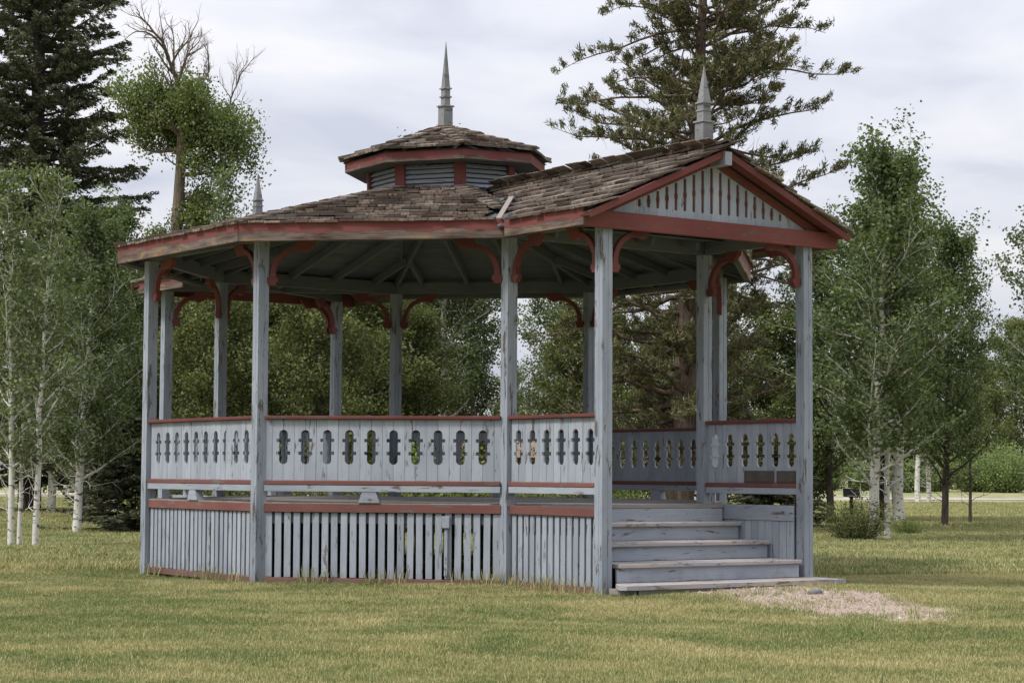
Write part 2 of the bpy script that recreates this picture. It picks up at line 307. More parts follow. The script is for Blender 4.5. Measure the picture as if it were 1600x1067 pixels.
# deck
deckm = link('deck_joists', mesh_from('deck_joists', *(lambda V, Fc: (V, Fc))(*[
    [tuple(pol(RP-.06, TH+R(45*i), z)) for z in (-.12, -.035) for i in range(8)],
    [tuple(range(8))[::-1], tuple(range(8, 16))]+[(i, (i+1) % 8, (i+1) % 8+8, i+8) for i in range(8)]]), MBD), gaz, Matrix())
W = .1385
s0 = -3.38
def clip_poly(poly, nx, ny, lim):
    out_ = []
    for k in range(len(poly)):
        a, b = poly[k], poly[(k+1) % len(poly)]; da, db = a[0]*nx+a[1]*ny-lim, b[0]*nx+b[1]*ny-lim
        if da <= 0: out_.append(a)
        if (da < 0) != (db < 0): f = da/(da-db); out_.append((a[0]+(b[0]-a[0])*f, a[1]+(b[1]-a[1])*f))
    return out_
while s0 < 3.38-.01:
    a_, b_ = s0+.002, min(3.385, s0+W-.002); poly = [(-4, a_), (4, a_), (4, b_), (-4, b_)]     # (t, s)
    if abs(s0+W/2) > AP-.04 : poly = [(-1.15, a_), (1.15, a_), (1.15, b_), (-1.15, b_)]
    else:
        for i in range(8):
            a = R(45*i); poly = clip_poly(poly, math.sin(a), math.cos(a), AP+.022)
    # local x = t, local y = -s so that z is up
    if len(poly) > 2: link('deck_board', slab([(p[0], -p[1]) for p in poly], .035, MW), gaz, frame(UP*(-.035+jit(.0012)), TV, -NV))
    s0 += W

# railings ---------------------------------------------------------
BWD = .109
def half_cut():
    H_, hw = .585, BWD/2-.0016
    rr = .041; y0, y1 = .155, .485     # cut extents along board (x from bottom)
    pts = [(0, -hw), (H_, -hw), (H_, hw)]
    c = [(y1, hw)]
    for k in range(1, 7): a = R(90)*k/6; c.append((y1-rr+rr*math.cos(a), hw-rr*math.sin(a)))
    for yc in (.385, .262):
        c += [(yc+.016, hw-rr), (yc+.016, hw-rr-.027), (yc-.016, hw-rr-.027), (yc-.016, hw-rr)]
    for k in range(0, 6): a = R(90)*k/6; c.append((y0+rr-rr*math.sin(a), hw-rr*math.cos(a)))
    c.append((y0, hw)); return pts+c+[(0, hw)]
HC = half_cut(); HCm = [(x, -y) for x, y in HC][::-1]
panR = slab(HC, .019, MB, 'panR'); panL = slab(HCm, .019, MB, 'panL')
panP = box(.585, BWD, .019, MB, 0)
def side_vectors(p, q, outward):
    u = (q-p).normalized(); n = outward.normalized(); return u, n
def railing(p, q, n, plaques=False, ncut=None):
    u = (q-p).normalized(); L = (q-p).length; e0 = .068; Lr = L-2*e0
    a = p+u*e0; b = q-u*e0
    base = board('railing', a+UP*.135-n*.045, b+UP*.135-n*.045, .062, .09, MB, gaz, up=UP) if u.cross(UP).dot(n) > 0 else board('railing', b+UP*.135-n*.045, a+UP*.135-n*.045, .062, .09, MB, gaz, up=UP)
    def rb(nm, z, w, d, mat, off=0):
        A_, B_ = (a, b) if u.cross(UP).dot(n) > 0 else (b, a)
        return board(nm, A_+UP*z+n*(off-d/2), B_+UP*z+n*(off-d/2), w, d, mat, base, up=UP, bev=.006)
    rb('trim_rail', .189, .044, .10, MRL)
    rb('cap_rail', .816, .034, .105, MR)
    nb = 22 if Lr > 2 else 12; w = BWD if Lr > 2 else Lr/12; end_w = (Lr-20*BWD)/2
    for i in range(nb):
        c = a+u*(w*(i+.5) if Lr < 2 else end_w+w*(i-.5)); even = (i+(1 if Lr > 2 else 0)) % 2 == 0
        # local x up, local y along y_dir, z = x cross y ; want thickness towards n
        ydir = n.cross(UP)                      # up x ydir = n
        along = ydir.dot(u) > 0
        me = (panR if along else panL) if even else (panL if along else panR)
        if Lr > 2 and (i == 0 or i == nb-1): me = box(.585, end_w-.005, .019, MB, 0); c = a+u*(end_w/2 if i == 0 else Lr-end_w/2)
        o = link('panel_board', me, base, frame(c+UP*(.212+jit(.001))+n*(-.0095+jit(.0012)), UP+u*jit(.002), ydir))
    # mid feet
    for f in (() if Lr < 2 else (.5,)):
        m = a+u*(Lr*f+(.12 if Lr > 2 else 0))
        foot = slab([(-.105, 0), (.105, 0), (.068, .102), (-.068, .102)], .08, MB, 'foot')
        link('rail_foot', foot, base, frame(m+n*-.04+UP*.001, n.cross(UP)*-1, UP))
    return base
sides = [('C', 'B'), ('B', 'A'), ('A', 'F'), ('I', 'J'), ('J', 'L'), ('L', 'K')]
for (i, j) in sides:
    n = (P[i]+P[j]).normalized(); railing(P[i], P[j], n)
for (i, j, sg) in (('C', 'D', -1), ('K', 'E', 1), ('F', 'G', 1), ('I', 'H', -1)):
    railing(P[i], P[j], TV*sg)

# skirts ------------------------------------------------------------
def skirt(p, q, n, inside=False, e0=.062):
    u = (q-p).normalized(); 
    if u.cross(UP).dot(n) < 0: p, q, u = q, p, -u
    L = (q-p).length-2*e0; a = p+u*e0; b = q-u*e0
    rim = board('skirt_rim', a+UP*-.052+n*-.012, b+UP*-.052+n*-.012, .084, .04, MRL, gaz, up=UP, bev=.004)
    board('nailer', a+UP*-.155+n*-.045, b+UP*-.155+n*-.045, .09, .03, MBD, rim, up=UP, bev=0)
    nb = int(round(L/.094)); w = L/nb
    for i in range(nb):
        c = a+u*(w*(i+.5)); hh = .62 if not inside else .62
        link('slat', box(.625, .064, .018, MB, .002), rim, frame(c+UP*(-.72+jit(.004))+n*(-.013+jit(.002)), UP+u*jit(.006)+n*jit(.003), n.cross(UP)))
    board('bottom_board', a+UP*-.752+n*-.012, b+UP*-.752+n*-.012, .06, .036, MRL, rim, up=UP, bev=.004)
    return rim
for (i, j) in sides: skirt(P[i], P[j], (P[i]+P[j]).normalized())
for (i, j, sg) in (('C', 'D', -1), ('K', 'E', 1), ('F', 'G', 1), ('I', 'H', -1)): skirt(P[i], P[j], TV*sg)
# inner stair cheeks: blue rim with vertical boards (seen beside the steps)
def cheek(sgn, tt):
    n = -TV*(1 if tt > 0 else -1)      # faces the stair
    x0, x1 = (AP+.02)*sgn, (SD-.06)*sgn
    A_, B_ = st(x0, tt, 0), st(x1, tt, 0); u = (B_-A_).normalized()
    if u.cross(UP).dot(n) < 0: A_, B_, u = B_, A_, -u
    rim = board('stair_cheek', A_+UP*-.075, B_+UP*-.075, .15, .03, MB, gaz, up=UP)
    L = (B_-A_).length; nb = 14; w = L/nb
    for i in range(nb):
        link('cheek_board', box(.62, w-.006, .018, MB, .002), rim, frame(A_+u*(w*(i+.5))+UP*(-.772)+n*(.002+jit(.002)), UP, n.cross(UP)))
for sgn in (1, -1):
    for tt in (HS-.075, -(HS-.075)): cheek(sgn, tt)
# stairs --------------------------------------------------------------
def stairs(sg):
    root = None; D = .042
    nos = [(3.66, -.17, 1.10, 1.10), (4.08, -.34, 1.10, 1.10), (4.50, -.51, 1.10, 1.12), (4.90, -.68, 1.47, 1.34)]
    prev = 3.38
    # platform header riser
    root = link('stairs', box(2.2, .15, .03, MB, .003), gaz, frame(st(sg*3.35, -1.1*sg, -.113), TV*sg, UP))
    for k, (s1, z, tl, tr) in enumerate(nos):
        me = box(tl+tr, s1-prev+.03, .038, MT, .006)
        if k == 3:
            w_ = s1-prev+.03; me = slab([(.37, -w_/2*-1.0), (.25, w_/2-.14), (.12, -w_/2+.10), (.15, -w_/2+.02), (.26, -w_/2), (tl+tr-.04, -w_/2), (tl+tr-.04, w_/2)], .038, MT, 'lowtread')
        link('tread', me, root, frame(st(sg*((s1+prev)/2-.015), -tl*sg, z-.038), TV*sg, -NV*sg))
        # riser below this tread
        zr0 = z-.038; h = .128 if k < 3 else .16
        inset = .04; ll = (tl+tr) if k < 3 else (tl+tr-.18)
        link('riser', box((ll if k < 3 else ll-.30)-.006, h, .022, MB if k < 3 else MW, .002), root, frame(st(sg*(s1-inset-.022), (-(tl) + (.0 if k < 3 else .30))*sg+.003*sg, zr0-h/2-.001), TV*sg, UP))
        prev = s1-.01
    # diagonal stringer foot under the lowest tread (left end)
    link('stringer_end', box(.36, .15, .03, MW, .003), root, frame(st(sg*4.50, -1.19*sg, -.795), NV*sg, UP))
    link('stringer_end', box(.36, .15, .03, MW, .003), root, frame(st(sg*4.50, 1.13*sg, -.795), NV*sg, UP))
stairs(1); stairs(-1)
# plaques on the K-E railing, inner face
for k, (s0_, w_) in enumerate(((3.58, .43), (4.05, .43))):
    nn = -TV; c = st(s0_, HS-.012, .272)
    plq = link('plaque', box(w_, .118, .008, MBR, .002), gaz, frame(c, NV, UP) if NV.cross(UP).dot(nn) > 0 else frame(c+NV*w_, -NV, UP))
    plq['label'] = 'dark bronze memorial plaque low on the railing'
    mwp = frame(c, NV, UP) if NV.cross(UP).dot(nn) > 0 else frame(c+NV*w_, -NV, UP)
    for cI in range(3 if k else 2):
        x = .035+cI*(w_-.03)/(3 if k else 2)
        for r_ in range(5):
            ln = random.uniform(.05, .11); link('text_line', box(round(ln, 2), .004, .0012, MBL, 0), plq, mwp @ Matrix.Translation((x, .04-.018*r_, .0082)))
        if cI: link('divider', box(.10, .0025, .0016, MBL, 0), plq, mwp @ Matrix.Translation((x-.018, -.05, .0082)) @ Matrix.Rotation(R(90), 4, 'Z'))

# junction box and conduit on B-C skirt
uBC = (P['C']-P['B']).normalized(); nBC = (P['B']+P['C']).normalized()
jb = P['B']+uBC*1.86
bx_ = link('junction_box', box(.115, .075, .05, MB, .006), gaz, frame(jb+UP*-.235+nBC*.008, UP, nBC.cross(UP)))
link('conduit', box(.45, .035, .03, MB, .006), bx_, frame(jb+UP*-.69+nBC*.008, UP, nBC.cross(UP)))

# beams on the posts ---------------------------------------------------
def beam(p, q, z0, h, w, mat, parent=gaz, name='beam', ext=0.0):
    u = (q-p).normalized(); n = u.cross(UP); return board(name, p-u*ext+UP*(z0+h/2)-n*(w/2), q+u*ext+UP*(z0+h/2)-n*(w/2), h, w, mat, parent, up=UP)
order = ['C', 'B', 'A', 'F', 'I', 'J', 'L', 'K', 'C']
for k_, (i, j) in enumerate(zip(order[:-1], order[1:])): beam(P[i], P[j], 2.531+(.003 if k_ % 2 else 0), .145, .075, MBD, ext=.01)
for (i, j) in (('C', 'D'), ('K', 'E'), ('I', 'H'), ('F', 'G')):
    u = (P[j]-P[i]).normalized(); beam(P[i]+u*.05, P[j]+u*.08, 2.532 if i in 'CI' else 2.534, .12, .08, MBD)

# brackets
def bracket_poly():
    out_, inn = [], []
    w = .054; Rr = .264; cx_, cy_ = .052+Rr, -.05-Rr        # arc centre (u right, v up; v=0 beam underside)
    for k in range(0, 11):
        a = R(180)-R(90)*k/10; ww = w/2*(1-.12*math.sin(R(18*k)))
        out_.append((cx_+(Rr+ww)*math.cos(a), cy_+(Rr+ww)*math.sin(a))); inn.append((cx_+(Rr-ww)*math.cos(a), cy_+(Rr-ww)*math.sin(a)))
    foot_o = [(.0, -.415+.03), (.012, -.415+.03), (.012, -.44+.03), (.088, -.44+.03), (.088, -.415+.03), (.104, -.415+.03), (.104, -.33)]
    foot_o2 = [(.0, -.33)]
    poly = [(0, -.385)] + foot_o[1:-1] + [(.104, -.335), (.082, -.335)] + inn[1:] + [(cx_+.07, -.095), (cx_+.105, -.075), (cx_+.125, -.045), (cx_+.155, -.022), (cx_+.165, .018), (cx_-.02, .018)] + out_[::-1][1:-1] + [(.022, -.335), (0, -.335)]
    return poly
BRK = slab(bracket_poly(), .052, MR, 'bracket')
def bracket(p, q):
    u = (q-p).normalized(); n = u.cross(UP)
    link('bracket', BRK, gaz, frame(p+u*(.0605 if abs(u.dot(NV)) > .99 or abs(u.dot(TV)) > .99 else .062)+UP*2.512+n*-.026, u, UP))
for (i, j) in sides+[('C', 'D'), ('K', 'E'), ('I', 'H'), ('F', 'G'), ('D', 'E'), ('G', 'H')]: bracket(P[i], P[j]); bracket(P[j], P[i])

# roof ------------------------------------------------------------------
RE = 3.556; AE = RE*math.cos(R(22.5)); ZE = 2.675; SL = .268; ZA = ZE+SL*AE     # z of main roof top plane = ZA - SL*a
PM = .437; ZR = 3.325                                                           # porch roof z = ZR - PM*|t|
def zmain(s, t):  # over (s,t) coordinates
    best = 0
    for i in range(8):
        a = R(45*i); best = max(best, s*math.cos(a)+t*math.sin(a))
    return ZA-SL*best
def zporch(t): return ZR-PM*abs(t)
roof = link('roof', mesh_from('roof_core', [tuple(pol(.86, TH+R(45*i), ZA-SL*.86*math.cos(R(22.5))-.055)) for i in range(8)]+[tuple(pol(.80, TH+R(45*i), 3.62)) for i in range(8)],
    [(i, (i+1) % 8, (i+1) % 8+8, i+8) for i in range(8)], MBD), gaz, Matrix())
# ceiling boards (roof sheathing) of the eight main faces
for f in range(8):
    a = AN+R(45*f); n2 = Vector((math.sin(a), -math.cos(a), 0)); t2 = Vector((math.cos(a), math.sin(a), 0)); dn = (n2-UP*SL).normalized(); nr = (n2*SL+UP).normalized()
    r0 = AE-.01; row = 0
    while r0 > .84:
        r1 = max(.80, r0-.17); h0, h1 = r0*math.tan(R(22.5)), r1*math.tan(R(22.5)); zz = ZA-.048-(row % 2)*.003
        w = (r0-r1)*math.sqrt(1+SL*SL)
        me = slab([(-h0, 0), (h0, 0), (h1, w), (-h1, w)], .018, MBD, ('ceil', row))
        link('ceiling_board', me, roof, frame(n2*r0+UP*(zz-SL*r0), t2, -dn)); r0 = r1; row += 1
    # rafters: common at -.9,0,.9 (in half-width) + hip
    for tt in (-.88, -.3, .3, .88):
        rs = max(.86, abs(tt)/math.tan(R(22.5))+.03); a0 = n2*(AE-.03)+t2*tt; b0 = n2*rs+t2*tt
        board('rafter', a0+UP*(ZA-.105-SL*(AE-.03))-t2*.02, b0+UP*(ZA-.105-SL*rs)-t2*.02, .09, .04, MBD, roof, up=nr, bev=0)
    ah = TH+R(45*f); c1, c0 = pol(RE-.06, ah), pol(.80, ah); sh = SL*math.cos(R(22.5)); side = Vector((math.cos(ah), math.sin(ah), 0))
    board('hip_rafter', c1+UP*(ZA-.112-sh*(RE-.06))-side*.022, c0+UP*(ZA-.112-sh*.80)-side*.022, .10, .044, MBD, roof, up=(UP+pol(sh, ah)), bev=0)
# main fascia (omit the two porch faces)
for f in range(8):
    if f in (0, 4): continue
    c0, c1 = pol(RE, TH+R(45*f)), pol(RE, TH+R(45*(f+1)))
    u = (c1-c0).normalized(); n = u.cross(UP)
    if n.dot(c0) < 0: c0, c1, u, n = c1, c0, -u, -n
    board('fascia', c0+UP*(ZE-.088-.0275*0)-n*.016, c1+UP*(ZE-.088)-n*.016, .182, .03, MF if f in (7, 6) and f == 7 else MF2, roof, up=UP, bev=.004)
    board('soffit_edge', c0+u*.03+UP*(ZE-.15)-n*.06, c1-u*.03+UP*(ZE-.15)-n*.06, .04, .04, MBD, roof, up=UP, bev=0)
# porch roofs
SG, SF = 4.52, 4.70
TE = 1.56; ZB0 = 2.478; ZB1 = 2.632
SH = []      # all shakes: (matrix, length, width, thick, name)
def porch(sg):
    pr = link('porch_roof', box(2*1.545, .155, .045, MR, .004), gaz, frame(st(sg*4.505, -1.545*sg, (ZB0+ZB1)/2), TV*sg, UP))     # gable beam
    pr['label'] = 'gabled porch roof with red tie beam and slotted pediment'
    def S(s, t, z): return st(s*sg, t*sg, z)
    nf = NV*sg; tf = TV*sg
    # pediment backing and boards
    m = PM; zt = lambda t: ZR-.075-m*abs(t)
    bk = slab([(-1.50, ZB1-.01), (1.50, ZB1-.01), (1.50, ZB1+.0), (0, zt(0)-.02), (-1.50, ZB1)], .012, MR, 'pedback')
    link('pediment_panel', bk, pr, frame(S(4.45, 0, 0), tf, UP))
    w = .108; nbd = 26
    for i in range(nbd):
        t0 = (i-nbd/2)*w; t1 = t0+w
        z0 = ZB1+.001; za, zb = zt(t0)-.01, zt(t1)-.01
        if max(za, zb) < z0+.03: continue
        za, zb = max(za, z0+.004), max(zb, z0+.004)
        def sl_(zj):    # slot extents at joint
            H_ = zj-z0
            return (z0+.075, zj-.085) if H_ > .19 else None
        pts = [(t0+.0008, z0)]; pts.append((t1-.0008, z0))
        q = sl_(zb)
        if q and i < nbd-1:
            a_, b_ = q; mid = (a_+b_)/2; g = .017
            pts += [(t1-.0008, a_), (t1-g, a_+.004), (t1-g, mid-.03)] + ([(t1-g-.006, mid-.018), (t1-g-.006, mid+.018)] if b_-a_ > .1 else []) + [(t1-g, mid+.03 if b_-a_ > .1 else mid), (t1-g, b_-.004), (t1-.0008, b_)]
            if b_-a_ < .08: pts = pts[:2]+[(t1-.0008, a_), (t1-g, a_+.003), (t1-g, b_-.003), (t1-.0008, b_)]
        pts.append((t1-.0008, zb))
        if t0 < 0 < t1: pts.append((0, zt(0)))
        pts.append((t0+.0008, za))
        q = sl_(za)
        if q and i > 0:
            a_, b_ = q; mid = (a_+b_)/2; g = .017
            if b_-a_ < .08: pts += [(t0+.0008, b_), (t0+g, b_-.003), (t0+g, a_+.003), (t0+.0008, a_)]
            else: pts += [(t0+.0008, b_), (t0+g, b_-.004), (t0+g, mid+.03), (t0+g+.006, mid+.018), (t0+g+.006, mid-.018), (t0+g, mid-.03), (t0+g, a_+.004), (t0+.0008, a_)]
        # local x must be long/up for grain: swap axes
        poly = [(z-z0, -(t_-t0-w/2)) for t_, z in pts]
        link('gable_board', slab(poly, .016, MB), pr, frame(S(4.463, t0+w/2, z0), UP, -tf) if False else frame(S(4.463+jit(.001), t0+w/2, z0), UP, UP.cross(nf)*-1 if False else -tf) )
    # rake frieze, soffit, bargeboards, ridge beam, sheathing
    for q in (1, -1):
        dirn = (tf*q-UP*m).normalized(); Lr = TE*math.sqrt(1+m*m); nr = (tf*q*m+UP).normalized()
        def rake(name, s, off, wd, th_, mat, L0=0.0, L1=None):
            P0 = S(s, 0, ZR+off)+dirn*L0; P1 = S(s, 0, ZR+off)+dirn*(L1 or Lr)
            if (P1-P0).cross(nr).dot(nf) < 0: P0, P1 = P1, P0
            return board(name, P0, P1, wd, th_, mat, pr, up=nr, bev=.003)
        rake('rake_frieze', 4.482, -.118, .075, .02, MR, .03, Lr-.10)
        rake('bargeboard', 4.668, -.066, .062, .022, MR, .0, Lr+.03)
        # porch sheathing slab in two layers (soffit red at the overhang, dark inside)
        n3 = nr
        for (sa, sb, mt, nm) in ((4.515, 4.663, MR, 'rake_soffit'), (3.0, 4.448, MBD, 'porch_ceiling_board')):
            if nm == 'rake_soffit':
                link(nm, slab([(0, 0), (sb-sa, 0), (sb-sa, Lr+.01), (0, Lr+.01)], .016, mt), pr, frame(S(sa, 0, ZR-.064), nf, dirn))
        # full deck plane under shakes, from main roof line to the front (clipped by intersection polygon)
        def s_at(t_):    # where porch plane dives under main roof
            lo, hi = .8, 4.6
            for _ in range(30):
                md = (lo+hi)/2
                if zmain(md, t_) > zporch(t_): lo = md
                else: hi = md
            return lo
        ts = [0, .3, .6, .9, 1.2, 1.4, TE]; pl = [(SF-.035, 0)]+[(s_at(t_)-.03, t_*math.sqrt(1+m*m)) for t_ in ts]+[(SF-.035, TE*math.sqrt(1+m*m))]
        link('roof_deck', slab(pl, .016, MBD), pr, frame(S(0, 0, ZR-.042)*1.0, nf, dirn))
    rb = link('ridge_beam', box(1.9, .125, .085, MB, .004), pr, frame(S(SF-1.88, .0425, ZR-.123), nf, UP)) if nf.cross(UP).dot(tf) < 0 else link('ridge_beam', box(1.9, .125, .085, MB, .004), pr, frame(S(SF-1.88, -.0425, ZR-.123), nf, UP))
    # flat plank ceiling of the porch
    for k in range(9):
        sa = 3.0+k*.158
        link('ceiling_plank', box(2*1.47, .153, .014, MBD, .002), pr, frame(S(sa+.079, -1.47, 2.662+(k % 2)*.002), tf, -nf))
    # porch side fascias (eaves) and flashing
    for q in (1, -1):
        A_, B_ = S(3.34, q*TE, ZB0+.09), S(4.55, q*TE, ZB0+.09)
        if (B_-A_).cross(UP).dot(tf*q) < 0: A_, B_ = B_, A_
        board('eave_fascia', A_-tf*q*.028, B_-tf*q*.028, .165, .028, MF, pr, up=UP, bev=.004)
        # return board closing between the main fascia and the porch
    # finial
    fin = finial(S(4.37, 0, 0), 3.27, 1.0, pr)
    return pr
def frustum(r0, r1, z0, z1, mat):
    V = [(sx_*r, sy_*r, z) for r, z in ((r0, z0), (r1, z1)) for sx_, sy_ in ((-1, -1), (1, -1), (1, 1), (-1, 1))]
    return mesh_from('frustum', V, [(0, 3, 2, 1), (4, 5, 6, 7), (0, 1, 5, 4), (1, 2, 6, 5), (2, 3, 7, 6), (3, 0, 4, 7)], mat)
def finial(base, z0, k, parent, big=False):
    a = math.atan2(TV.y, TV.x); Rz = Matrix.Rotation(a, 4, 'Z')
    T_ = lambda z: Matrix.Translation((base.x, base.y, z)) @ Rz
    if not big:
        zs = [z0, 3.582, 3.69, 3.762, 4.12]; rs = [(.062, .060), (.048, .046), (.045, .044), (.046, .002)]; cw = [.074, .055, .060]
    else:
        zs = [z0, 4.355, 4.46, 4.555, 5.09]; rs = [(.060, .058), (.038, .037), (.037, .036), (.036, .0015)]; cw = [.074, .051, .053]
    f = link('finial', frustum(rs[0][0], rs[0][1], 0, zs[1]-zs[0], MSP), parent, T_(zs[0]))
    for i in range(1, 4): link('spire' if i == 3 else 'shaft', frustum(rs[i][0], rs[i][1], .012, zs[i+1]-zs[i], MSP), f, T_(zs[i]))
    for i in range(3): link('collar', frustum(cw[i], cw[i]*.96, -.003, .013, MSP), f, T_(zs[i+1]))
    return f
porch(1); porch(-1)
# porch roof valley flashing strips
def flashing(sg, q):
    pts = []
    for t_ in (1.0, 1.60):
        lo, hi = .8, 4.6
        for _ in range(30):
            md = (lo+hi)/2
            if zmain(md, t_) > zporch(t_): lo = md
            else: hi = md
        pts.append(st(lo*sg, t_*q*sg, zporch(t_)+(.135 if t_ < 1.2 else .03)))
    A_, B_ = pts; A_ = st(2.50*sg, -.88*abs(q)*sg*(-1 if q > 0 else 1), zporch(.88)+.065)
    if sg*q > 0: pass
    link('valley_flashing', box((B_-A_).length, .048, .010, MFL, 0), roof, frame(A_, B_-A_, None, UP*1.0) if False else frame(A_, B_-A_, UP.cross(B_-A_)))
for sg in (1, -1):
    for q in (1, -1): flashing(sg, q)

# lantern ---------------------------------------------------------------
TILT = Matrix.Translation((0, 0, 3.6)) @ Matrix.Rotation(R(1.6), 4, 'Y').inverted() @ Matrix.Translation((0, 0, -3.6))
TILT = Matrix.Translation((0, 0, 3.6)) @ Matrix.Rotation(R(-1.7), 4, 'Y') @ Matrix.Translation((0, 0, -3.6))
THL = TH-R(1.2); RW = .865; RL = 1.13; ZL0, ZL1 = 3.30, 3.66; ZF0, ZF1 = 3.605, 3.715
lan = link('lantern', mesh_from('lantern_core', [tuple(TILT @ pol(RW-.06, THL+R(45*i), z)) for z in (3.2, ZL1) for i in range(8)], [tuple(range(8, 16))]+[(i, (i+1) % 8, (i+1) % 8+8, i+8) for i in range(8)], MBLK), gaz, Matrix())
lan['label'] = 'small octagonal louvred lantern on top of the roof'
def Tm(m): return TILT @ m
SLL = .345; ZLA = 3.735+SLL*1.19*math.cos(R(22.5))
for f in range(8):
    ah = THL+R(45*f); c = pol(RW, ah); side = Vector((math.cos(ah), math.sin(ah), 0))
    link('corner_post', box(.50, .125, .035, MR, .004), lan, Tm(frame(c+UP*3.17-pol(.02, ah), UP, -side if UP.cross(-side).dot(c) > 0 else side)))
    am = ah+R(22.5); n2 = Vector((math.sin(am), -math.cos(am), 0)); t2 = Vector((math.cos(am), math.sin(am), 0)); aw = RW*math.cos(R(22.5)); hw = RW*math.sin(R(22.5))-.05
    for k in range(7):
        z = 3.31+k*.052
        link('louvre', box(2*hw, .044, .010, MB, 0), lan, Tm(frame(n2*(aw-.012)-t2*hw+UP*z, t2, (UP*1.0+n2*-.75))))
    board_ = lambda nm, r, z, w, th_, mt, l: link(nm, box(2*l, w, th_, mt, .003), lan, Tm(frame(n2*r-t2*l+UP*z, t2, UP)))
    board_('header', aw-.005, 3.632, .05, .02, MR, RW*math.sin(R(22.5)))
    al = RL*math.cos(R(22.5)); hl = RL*math.sin(R(22.5))
    board_('lantern_fascia', al-.024, (ZF0+ZF1)/2, ZF1-ZF0, .022, MF3 if f in (7, 6, 0) else MR, hl)
    # soffit
    link('lantern_soffit', slab([(-hw-.05, 0), (hw+.05, 0), (hl-.01, al-aw-.012), (-hl+.01, al-aw-.012)], .012, MBD, 'lsof'), lan, Tm(frame(n2*(aw-.012)+UP*(ZF0+.012), t2, n2)))
link('lantern_roof_deck', mesh_from('lrd', [tuple(TILT @ pol(1.15, THL+R(45*i), ZLA-SLL*1.15*math.cos(R(22.5))-.035)) for i in range(8)]+[tuple(TILT @ Vector((0, 0, ZLA-.035)))], [(i, (i+1) % 8, 8) for i in range(8)], MBD), lan, Matrix())
finial(TILT @ Vector((0, 0, 4.0)), 4.02, 1, gaz, True)

# shakes ------------------------------------------------------------------
SHK = []
def lay(face_n, t2, zfun, region, r_lo, r_hi, slope, hw_fun, T=Matrix(), expo=.215, mark=0):
    """rows across a plane; r = distance outward, t = lateral"""
    dn = (face_n-UP*slope).normalized(); k = math.sqrt(1+slope*slope); ex = expo/k; r = r_hi; row = 0
    while r > r_lo-.02:
        h = hw_fun(r-ex*.4); t_ = -h-random.uniform(0, .08)
        while t_ < h:
            w = random.choice((.09, .12, .14, .16, .19, .23))*random.uniform(.9, 1.1); c = t_+w/2; t_ += w+.006
            if abs(c) > h+.02: continue
            if not region(r, c): continue
            L = .34+random.uniform(-.01, .012); dr = random.uniform(-.012, .012)
            lift = random.uniform(.0, .010)
            O = face_n*(r+dr)+t2*c+UP*(zfun(r+dr, c)+.030+lift)
            up_dir = (-dn + UP*0)
            X = (-dn).normalized(); nrm = (face_n*slope+UP).normalized()
            X = (X*L - nrm*(.024+lift)).normalized(); X = (X + t2*jit(.04) + UP*jit(.018)).normalized()
            SHK.append((T @ frame(O, X, None, nrm), L, round(w-.004, 2), mark))
        r -= ex; row += 1
for f in range(8):
    a = AN+R(45*f); n2 = Vector((math.sin(a), -math.cos(a), 0)); t2 = Vector((math.cos(a), math.sin(a), 0)); af = R(45*f)
    def reg(r, c, af=af):
        s = r*math.cos(af)-c*math.sin(af); t = r*math.sin(af)+c*math.cos(af)
        if abs(s) > .8 and abs(t) < 1.56 and zporch(t) > zmain(s, t)-.030: return False
        return True
    lay(n2, t2, lambda r, c: ZA-SL*r-.03, reg, .80, AE+.05, SL, lambda r: max(0, r*math.tan(R(22.5))), mark=0)
    # lantern roof
    a2 = THL+R(22.5+45*f); n3 = Vector((math.sin(a2), -math.cos(a2), 0)); t3 = Vector((math.cos(a2), math.sin(a2), 0))
    lay(n3, t3, lambda r, c: ZLA-SLL*r-.03, lambda r, c: True, .10, 1.17*math.cos(R(22.5))+.02, SLL, lambda r: max(0, r*math.tan(R(22.5))), T=TILT, expo=.18, mark=1)
for sg in (1, -1):
    for q in (1, -1):
        fn = TV*sg*q; t2 = Vector((math.cos(math.atan2(fn.x, -fn.y)), math.sin(math.atan2(fn.x, -fn.y)), 0))
        sgn = 1 if t2.dot(NV*sg) > 0 else -1
        def reg(r, c, sgn=sgn):
            s = c*sgn
            return .8 < s < SF+.01 and zmain(s, r) < zporch(r)-.018
        lay(fn, t2, lambda r, c: ZR-PM*r-.025, reg, .06, TE+.04, PM, lambda r: SF-.02, mark=2, expo=.20)
# hip and ridge caps
CAP = []
def caps(A, B, roll_up, wid=.19, T=Matrix(), expo=.21):
    A, B = Vector(A), Vector(B); d = (B-A); n = int(d.length/expo); u = d.normalized(); sd_ = u.cross(UP).normalized(); nr = sd_.cross(u)
    for i in range(n):
        for q in (1, -1):
            nn = (nr+sd_*q*roll_up).normalized(); O = A+u*(i*expo+jit(.01))+nr*(.030+random.uniform(0, .010))+sd_*q*wid*.24-nn*0
            X = (u*.32-nr*.016).normalized(); CAP.append((T @ frame(O, X, None, nn), .32, round(wid*.55, 2), 3))
for f in range(8):
    ah = TH+R(45*f); shp = SL*math.cos(R(22.5)); r1 = RE+.04
    if f in (0, 1, 4, 5): r1 = 2.93
    caps(pol(r1, ah, ZA-shp*r1-.01), pol(.86, ah, ZA-shp*.86-.01), .12)
    shl = SLL*math.cos(R(22.5)); al_ = THL+R(45*f); caps(pol(1.18, al_, ZLA-shl*1.18-.01), pol(.08, al_, ZLA-shl*.08-.005), .15, .17, TILT, .19)
for sg in (1, -1): caps(st(sg*(SF+.01), 0, ZR-.01), st(sg*.9, 0, ZR-.01), .40, .19)
def shake_verts(L, W):
    h = .023; return [(0, -W/2, -.0), (0, W/2, 0), (0, -W/2, h), (0, W/2, h), (L, -W/2*.98, 0), (L, W/2*.98, 0), (L, -W/2*.98, .007), (L, W/2*.98, .007)]
